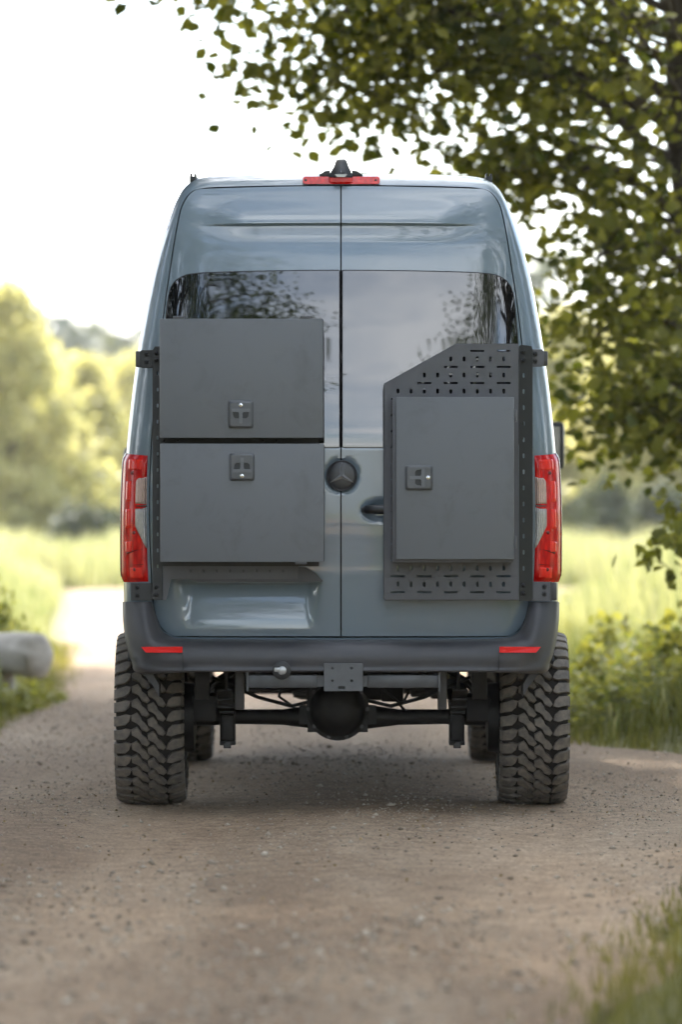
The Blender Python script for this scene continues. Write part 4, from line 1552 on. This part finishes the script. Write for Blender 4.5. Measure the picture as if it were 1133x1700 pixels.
# ---- tall trees along the track (out of the picture: they shade it and show in the glass)
def tall_tree(name, seed, h, rad, base, n_clumps, nl, leaf, m, lean=0.0, clump=0.32):
    rs = np.random.default_rng(seed)
    t = thing(name, (0, 0, 0), '', 'tree')
    tk_ = MB()
    tp = [Vector((0, 0, -0.1)), Vector((lean * .1, 0, h * .25)), Vector((lean * .4, 0.1, h * .55)), Vector((lean, 0, h * .95))]
    tk_.tube(tp, [h * .026, h * .019, h * .012, h * .003], 12)
    c_ = []
    while len(c_) < n_clumps:
        z = rs.uniform(base, h)
        u = (z - base) / (h - base)
        rm = rad * max(0.15, math.sin(math.pi * min(1, (u * 0.86 + 0.14))) ** 0.6)
        a = rs.uniform(0, 6.283)
        r = rm * math.sqrt(rs.uniform(0.08, 1))
        lump = math.sin(3 * a + z) + math.sin(2.1 * z + 5 * a) + math.sin(1.3 * r + 4 * z)
        if lump < -0.8:
            continue
        p = np.array((lean * z / h + r * math.cos(a), r * math.sin(a), z - 0.12 * r))
        c_.append(p)
        if len(c_) % 6 == 0:
            limb(tk_, (lean * z / h * .8, 0, max(base * .7, z - r * .6)), p, h * .005, h * .0012, rs, 0.05, 4, 5)
    c_ = np.array(c_)
    pp = np.repeat(c_, nl, 0) + rs.normal(size=(len(c_) * nl, 3)) * np.array([clump, clump, clump * .62])
    vv, qq = leaves(pp, leaf, rs)
    tn_ = clump_tint(nl, rs.uniform(0.05, 0.9, len(c_)), rs)
    tk_.build('trunk', M_BARK, t)
    np_obj('crown', vv, qq, np.repeat(tn_, 6), m, t, (0, 0, 0))
    return t

def place(t, x, y, rz, sc, label, group, first):
    r = t
    if not first:
        r = t.copy()
        col.objects.link(r)
        for ch in list(t.children):
            c_ = ch.copy()
            col.objects.link(c_)
            c_.parent = r
    r.location = (x, y, ground_z(x, y) - 0.02)
    r.rotation_euler = (0, 0, rz)
    r.scale = (sc if hasattr(sc, '__len__') else (sc, sc, sc))
    tag(r, label, 'tree', group)
    return r

GA = 'tall trees lining the track'
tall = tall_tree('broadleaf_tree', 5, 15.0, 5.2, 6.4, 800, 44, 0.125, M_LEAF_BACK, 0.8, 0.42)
ALONG = [(-6.4, 8.5, 0.3, 1.0), (6.6, 3.0, 2.0, 1.0), (-6.2, -2.0, 4.0, 1.0), (5.7, -9.5, 1.2, 1.0), (-5.9, -10.5, 3.3, 1.0), (-7.2, 14.8, 5.0, (1.05, 1.05, 1.25)), (-7.6, 21.5, 1.2, (1.25, 1.25, 1.40)),
         (-6.6, -31, 0.8, 1.1), (8.0, -34, 3.6, 1.05), (-10.5, -52, 2.2, 1.1), (11.5, -56, 5.3, 1.1), (-6.0, 3.6, 5.6, 1.1)]
for i, (x, y, rz, sc) in enumerate(ALONG):
    place(tall, x, y, rz, sc, 'tall shade tree lining the track outside the view', GA, i == 0)

low_t = tall_tree('broadleaf_tree', 6, 9.0, 3.6, 0.6, 520, 24, 0.20, M_LEAF_BACK, 0.3, 0.42)  # unseen trees, added to darken the van's sides and its reflections
SIDE_T = [(-11, -4, .3, 1), (-12, -11, 2, 1.1), (-13.5, -21, 4, 1), (11, -3, 1, 1), (12, -10, 3, 1.1), (14, -20, 4.4, 1), (-11, 3.5, 1.7, 1), (11.5, 4.5, 2.4, 1),
          (-9, -70, 1.2, 1.2), (10, -74, 2.5, 1.2), (-18, -64, .2, 1.2), (19, -66, 3.2, 1.2)]
for i, (x, y, rz, sc) in enumerate(SIDE_T):
    place(low_t, x, y, rz, sc, 'bushy low-crowned tree beside the track outside the view', 'bushy trees beside the track', i == 0)

# ---- far trees: pale willows behind the meadow, dark wood on the rise
GW = 'pale trees behind the meadow'
wil = tall_tree('willow_tree', 11, 8.0, 2.6, 0.5, 420, 22, 0.30, M_LEAF_WILLOW, 0.2, 0.34)
wil2 = tall_tree('willow_tree', 12, 7.0, 3.2, 0.4, 420, 22, 0.30, M_LEAF_WILLOW, -0.2, 0.4)
FAR = [  # photo column of the trunk, distance, height scale, width scale, which, label
    (22, 96, 0.78, 0.50, 0, 'pale yellow-green willow at the left edge behind the meadow'),
    (-45, 100, 0.86, 1.0, 1, 'pale willow just beyond the left edge of the view'),
    (88, 112, 0.74, 0.46, 1, 'slim pale tree second from the left behind the meadow'),
    (148, 104, 0.62, 0.44, 0, 'pale green tree third from the left, left of the van'),
    (212, 118, 0.78, 0.7, 1, 'pale tree partly hidden by the left side of the van'),
    (58, 106, 0.72, 0.42, 0, 'slim pale willow between the two leftmost trees behind the meadow'),
    (120, 118, 0.70, 0.42, 1, 'slender pale tree midway between the left edge and the van'),
    (330, 130, 0.80, 1.0, 0, 'pale tree hidden behind the van roof left of centre'),
    (700, 125, 0.85, 1.0, 1, 'pale tree hidden behind the right half of the van'),
    (925, 112, 0.80, 0.9, 0, 'pale green tree just right of the van behind the meadow'),
    (1010, 120, 0.92, 0.95, 1, 'pale green tree behind the drooping branches right of the van'),
    (1095, 108, 0.84, 0.9, 0, 'pale tree at the right edge behind the drooping branches'),
    (1190, 116, 0.95, 1.0, 1, 'pale tree just beyond the right edge of the view'),
]
fi = [True, True]
for px, dist, sz, sw, which, lab in FAR:
    place((wil, wil2)[which], (px - 566.5) / FPX * dist, dist - CAM_D, px * 0.7, (sw, sw, sz), lab, GW, fi[which])
    fi[which] = False

# dark shrubs at the foot of the far trees
GS = 'dark shrubs at the far edge of the meadow'
def bush(name, seed, h, rad, n_clumps, nl, leaf, m, clump):
    rs = np.random.default_rng(seed)
    t = thing(name, (0, 0, 0), '', 'shrub')
    tk_ = MB()
    c_ = []
    while len(c_) < n_clumps:
        a, u, z = rs.uniform(0, 6.283), rs.uniform(0, 1), rs.uniform(0.08, 1)
        r = rad * math.sqrt(u) * math.sqrt(max(0.05, 1 - (z * .95) ** 2)) * (1 + .25 * math.sin(3 * a + 2 * z))
        p = np.array((r * math.cos(a), r * math.sin(a), z * h))
        c_.append(p)
        if len(c_) % 4 == 0:
            limb(tk_, (rs.normal() * .03, rs.normal() * .03, -.03), p, h * .012, h * .004, rs, 0, 3, 4)
    c_ = np.array(c_)
    pp = np.repeat(c_, nl, 0) + rs.normal(size=(len(c_) * nl, 3)) * clump
    pp[:, 2] = np.abs(pp[:, 2])
    vv, qq = leaves(pp, leaf, rs, 0.75, 0.1)
    tk_.build('stem', M_BARK, t)
    np_obj('foliage', vv, qq, np.repeat(clump_tint(nl, rs.uniform(0.05, 0.9, len(c_)), rs), 6), m, t, (0, 0, 0))
    return t
fb = bush('shrub', 31, 1.9, 1.1, 120, 16, 0.20, M_LEAF_FAR, 0.16)
for i, (px, dist, sx, sz, lab) in enumerate([(132, 92, .8, .72, 'dark shrub behind the meadow left of the van'), (178, 95, .7, .66, 'small dark shrub close to the van on the left, behind the meadow'),
                                           (985, 92, .8, .85, 'dark shrub behind the meadow right of the van'), (1010, 88, .55, 1.0, 'tall dark shrub behind the meadow under the drooping branches'),
                                           (1105, 94, .8, .95, 'dark shrub behind the meadow near the right edge')]):
    place(fb, (px - 566.5) / FPX * dist, dist - CAM_D, px, (sx, sx, sz), lab, GS, i == 0)['category'] = 'shrub'

# far wood on the rise: one mass
rsW = np.random.default_rng(44)
cs = []
for k in range(260):
    y = rsW.uniform(225, 330)
    x = rsW.uniform(-75, 75)
    hh = rsW.uniform(10, 15) + 3.5 * math.sin(x * 0.13 + 1.0) + (3.0 if x < -16 else 0)
    g0 = ground_z(x, y)
    for j in range(26):
        a, u, z = rsW.uniform(0, 6.283), rsW.uniform(0, 1), rsW.uniform(0.1, 1)
        r = 4.2 * math.sqrt(u) * math.sqrt(max(.03, 1 - (z * .97) ** 2))
        cs.append((x + r * math.cos(a), y + r * math.sin(a), g0 + z * hh))
cs = np.array(cs)
pp = np.repeat(cs, 6, 0) + rsW.normal(size=(len(cs) * 6, 3)) * 0.7
vv, qq = leaves(pp, 1.5, rsW)
wood = np_obj('far_wood', vv, qq, np.repeat(clump_tint(6, rsW.uniform(0, 1, len(cs)), rsW), 6), M_LEAF_FAR)
tag(wood, 'dark green wood on the rise far behind the meadow', 'wood')
wood['kind'] = 'stuff'

# near shrubs along the right verge
GN = 'leafy shrubs on the right verge'
nb = bush('leafy_shrub', 51, 0.50, 0.38, 44, 10, 0.075, M_LEAF_SHRUB, 0.055)
NEAR = [(965, 8.2, .8, .6, 'low leafy shrub right beside the right rear tyre'), (1005, 9.4, 1.0, .9, 'leafy shrub second from the van on the right verge'),
        (1050, 7.6, .9, .6, 'low leafy shrub in the middle of the right verge'), (1085, 9.8, 1.1, .95, 'taller leafy shrub behind the right verge'),
        (1122, 8.0, 1.0, .8, 'leafy shrub at the right edge of the view'), (1150, 9.6, 1.1, 1.2, 'leafy shrub just beyond the right edge'),
        (1030, 12.0, 1.1, 1.1, 'leafy shrub farther back on the right verge')]
for i, (px, Y, sx, sz, lab) in enumerate(NEAR):
    place(nb, P(px, 850, Y).x, Y, px, (sx, sx, sz), lab, GN, i == 0)['category'] = 'shrub'
GLS = 'weedy shrubs on the left verge'
for i, (px, Y, sx, sz, lab) in enumerate([(8, 14.5, .55, 1.45, 'tall dark weed standing at the left edge of the view'), (30, 11.2, .8, .42, 'low weedy shrub in front of the log at the left'),
                                         (70, 12.1, .6, .40, 'low weedy shrub by the right end of the log')]):
    place(nb, P(px, 850, Y).x, Y, px, (sx, sx, sz), lab, GLS, False)['category'] = 'shrub'

# ---- log bench at the left verge
lb = thing('log_bench', (-3.0, 13.2, 0.0), 'weathered pale log resting on short stumps at the left verge', 'log')
mb = MB()
a, b_ = Vector((-2.25, 12.55, 0.33)), Vector((-4.2, 14.2, 0.34))
NLg = 26
mb.tube([a.lerp(b_, t) for t in [0, 0.002, 0.012] + list(np.linspace(0.03, 1, NLg - 3))], [0.06, 0.135, 0.158] + [0.168 + 0.012 * math.sin(3.1 * k) for k in range(NLg - 3)], 28)
for i, q in enumerate(mb.v):                        # gnarled, cracked surface
    d = 0.010 * math.sin(31 * q.z + 9 * q.x) + 0.008 * math.sin(57 * q.z - 7 * q.y) + 0.006 * math.sin(23 * q.x + 41 * q.z)
    mb.v[i] = q + Vector((0, -d, d))
mb.build('log', M_LOG, lb, 'all')
for t in (0.18, 0.8):
    mb = MB()
    c = a.lerp(b_, t)
    mb.tube([(c.x, c.y, -0.03), (c.x, c.y, 0.10), (c.x, c.y, 0.22)], [0.15, 0.13, 0.12], 14)
    mb.build('stump_leg', M_LOG, lb)

# ---- grass
def blades(n, xs, ys, zs, hs, wd, rs, lean=0.35):
    a = rs.uniform(0, 6.283, n)
    d = np.stack([np.cos(a), np.sin(a), np.zeros(n)], 1)
    b_ = rs.uniform(0, 6.283, n)
    ln = np.stack([np.cos(b_), np.sin(b_), np.zeros(n)], 1) * (hs * rs.uniform(0.05, lean, n))[:, None]
    p = np.stack([xs, ys, zs], 1)
    up = np.array([0, 0, 1.0])
    w_ = (wd * rs.uniform(0.6, 1.3, n))[:, None]
    v = np.stack([p - d * w_, p + d * w_, p + ln * .35 + up * (hs * .55)[:, None] + d * w_ * .8, p + ln * .35 + up * (hs * .55)[:, None] - d * w_ * .8, p + ln + up * hs[:, None]], 1)
    b0 = (np.arange(n) * 5)[:, None]
    return v.reshape(-1, 3), b0 + np.array([[0, 1, 2, 3]]), b0 + np.array([[3, 2, 4]])

rsG = np.random.default_rng(77)
XL_ = np.vectorize(x_left)
XR_ = np.vectorize(x_right)

def scatter(n, y0, y1, power=1.0, margin=1.6):
    """points over the verge and meadow inside the view cone plus a margin"""
    y = y0 + (y1 - y0) * rsG.uniform(0, 1, n) ** power
    half = (y + CAM_D) * 0.0787 + margin
    x = rsG.uniform(-1, 1, n) * half
    off = np.maximum(XL_(y) - x, x - XR_(y))
    return x, y, off

# meadow: tall pale grass
x, y, off = scatter(150000, 7, 85, 0.9, 3.0)
k = (off > 0.25) | (y > 60)
x, y, off = x[k], y[k], np.where(y[k] > 60, 2.0, off[k])
hs = (0.25 + 0.70 * np.clip((off - 0.2) / 2.2, 0, 1)) * rsG.uniform(0.55, 1.25, len(x)) * (1 + 0.18 * np.sin(x * 1.7 + y * .4))
hs = np.where((x > 0) & (off < 1.5), hs * 0.8, hs)
zs = np.array([ground_z(a, b_) for a, b_ in zip(x, y)])
v, q, t = blades(len(x), x, y, zs, hs, 0.006 + 0.00018 * (y + 20), rsG)
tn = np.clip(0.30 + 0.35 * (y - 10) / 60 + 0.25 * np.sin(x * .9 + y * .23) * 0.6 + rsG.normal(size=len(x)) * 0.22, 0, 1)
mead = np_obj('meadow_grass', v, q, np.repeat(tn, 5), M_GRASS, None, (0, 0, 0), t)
tag(mead, 'tall pale yellow-green meadow grass on both sides of the track', 'grass')
mead['kind'] = 'stuff'
# verge: short green grass at the track edges and the clump in the right foreground
xs_, ys_, hs_ = [], [], []
x, y, off = scatter(150000, -11.5, 26, 1.0, 3.2)
k = (off > -0.25 * rsG.uniform(0, 1, len(off)) ** 2) & (off < 3.4)
x, y, off = x[k], y[k], off[k]
hs = (0.06 + 0.24 * np.clip(off / 0.7, 0, 1)) * rsG.uniform(0.5, 1.4, len(x))
hs *= np.where(y < -2, 1.15, 1.0)
k2 = rsG.uniform(0, 1, len(x)) < np.where(y < 0, 0.7, 1.0)
x, y, hs = x[k2], y[k2], hs[k2]
zs = np.array([max(ground_z(a, b_), -0.02) for a, b_ in zip(x, y)])
v, q, t = blades(len(x), x, y, zs, hs, np.full(len(x), 0.0042), rsG, 0.7)
tn = np.clip(0.42 + 0.25 * np.sin(2.1 * x + y) + rsG.normal(size=len(x)) * 0.22, 0, 1)
vg = np_obj('verge_grass', v, q, np.repeat(tn, 5), M_GRASS_G, None, (0, 0, 0), t)
tag(vg, 'short green grass along the edges of the track', 'grass')
vg['kind'] = 'stuff'

# ---- loose stones, dry leaves and twigs on the track
rsP = np.random.default_rng(9)
def on_path(n, y0, y1):
    y = rsP.uniform(y0, y1, n)
    xl, xr = np.maximum(XL_(y), -3.2), np.minimum(XR_(y) + 0.1, 3.0)
    x = xl + (xr - xl) * rsP.uniform(0, 1, n)
    return x, y, np.array([path_z(a, b_) for a, b_ in zip(x, y)])
OCT = np.array([(1, 0, 0), (0, 1, 0), (-1, 0, 0), (0, -1, 0), (0, 0, .7), (0, 0, -.7)], float)
OF = np.array([(0, 1, 4), (1, 2, 4), (2, 3, 4), (3, 0, 4), (1, 0, 5), (2, 1, 5), (3, 2, 5), (0, 3, 5)])
N = 60000
x, y, z = on_path(N, -12, 14)
den = np.sin(1.3 * x + .5 * y) + np.sin(2.9 * x - 1.1 * y) + 0.7 * np.sin(.8 * y)
k = rsP.uniform(0, 1, N) < np.clip(0.55 + 0.3 * den, 0.12, 1) * np.where(np.abs(np.abs(x) - 0.85) < 0.3, 0.6, 1.0)
x, y, z = x[k], y[k], z[k]
N = len(x)
r = 0.0027 * np.exp(np.abs(rsP.normal(size=N)) * 0.60)
r = np.where((y < -1) & (rsP.uniform(0, 1, N) < 0.22), r * 1.8, r)
r = np.minimum(r, 0.018)
jit = rsP.uniform(0.6, 1.4, (N, 6, 3))
a = rsP.uniform(0, 6.283, N)
o = OCT[None] * jit * r[:, None, None]
ox = o[:, :, 0] * np.cos(a)[:, None] - o[:, :, 1] * np.sin(a)[:, None]
oy = o[:, :, 0] * np.sin(a)[:, None] + o[:, :, 1] * np.cos(a)[:, None]
v = np.stack([x[:, None] + ox, y[:, None] + oy, (z + 0.25 * r)[:, None] + o[:, :, 2]], 2).reshape(-1, 3)
f = ((np.arange(N) * 6)[:, None, None] + OF[None]).reshape(-1, 3)
tn = np.clip(rsP.beta(1.6, 2.6, N), 0, 1)
st = np_obj('loose_gravel', v, np.zeros((0, 4), int), np.repeat(tn, 6), M_STONE, None, (0, 0, 0), f)
tag(st, 'loose pale and brown gravel scattered over the track', 'gravel')
st['kind'] = 'stuff'
x, y, z = on_path(1500, -11, 12)
vv, qq = leaves(np.stack([x, y, z + 0.006], 1), 0.014, rsP, 0.8, 0.0)
vv[:, 2] = np.clip(vv[:, 2], 0.003, None)
lt = np_obj('leaf_litter', vv, qq, np.repeat(rsP.uniform(0, 1, len(x)), 6), M_LITTER)
tag(lt, 'small dry leaves and bits scattered over the track', 'litter')
lt['kind'] = 'stuff'

# ------------------------------------------------------------------ air
hz = MB()
hz.box((-260, -140, -1.2), (260, 460, 36))
haze = hz.build('haze', None, None, False)
mh = bpy.data.materials.new('thin_haze')
mh.use_nodes = True
mh.node_tree.nodes.clear()
ho = mh.node_tree.nodes.new('ShaderNodeOutputMaterial')
hv = mh.node_tree.nodes.new('ShaderNodeVolumePrincipled')
hv.inputs['Color'].default_value = (0.93, 0.95, 0.97, 1)
hv.inputs['Density'].default_value = 0.00032
hv.inputs['Anisotropy'].default_value = 0.3
mh.node_tree.links.new(hv.outputs['Volume'], ho.inputs['Volume'])
haze.data.materials.append(mh)
tag(haze, 'thin pale haze in the air over the whole meadow', 'haze')
haze['kind'] = 'stuff'
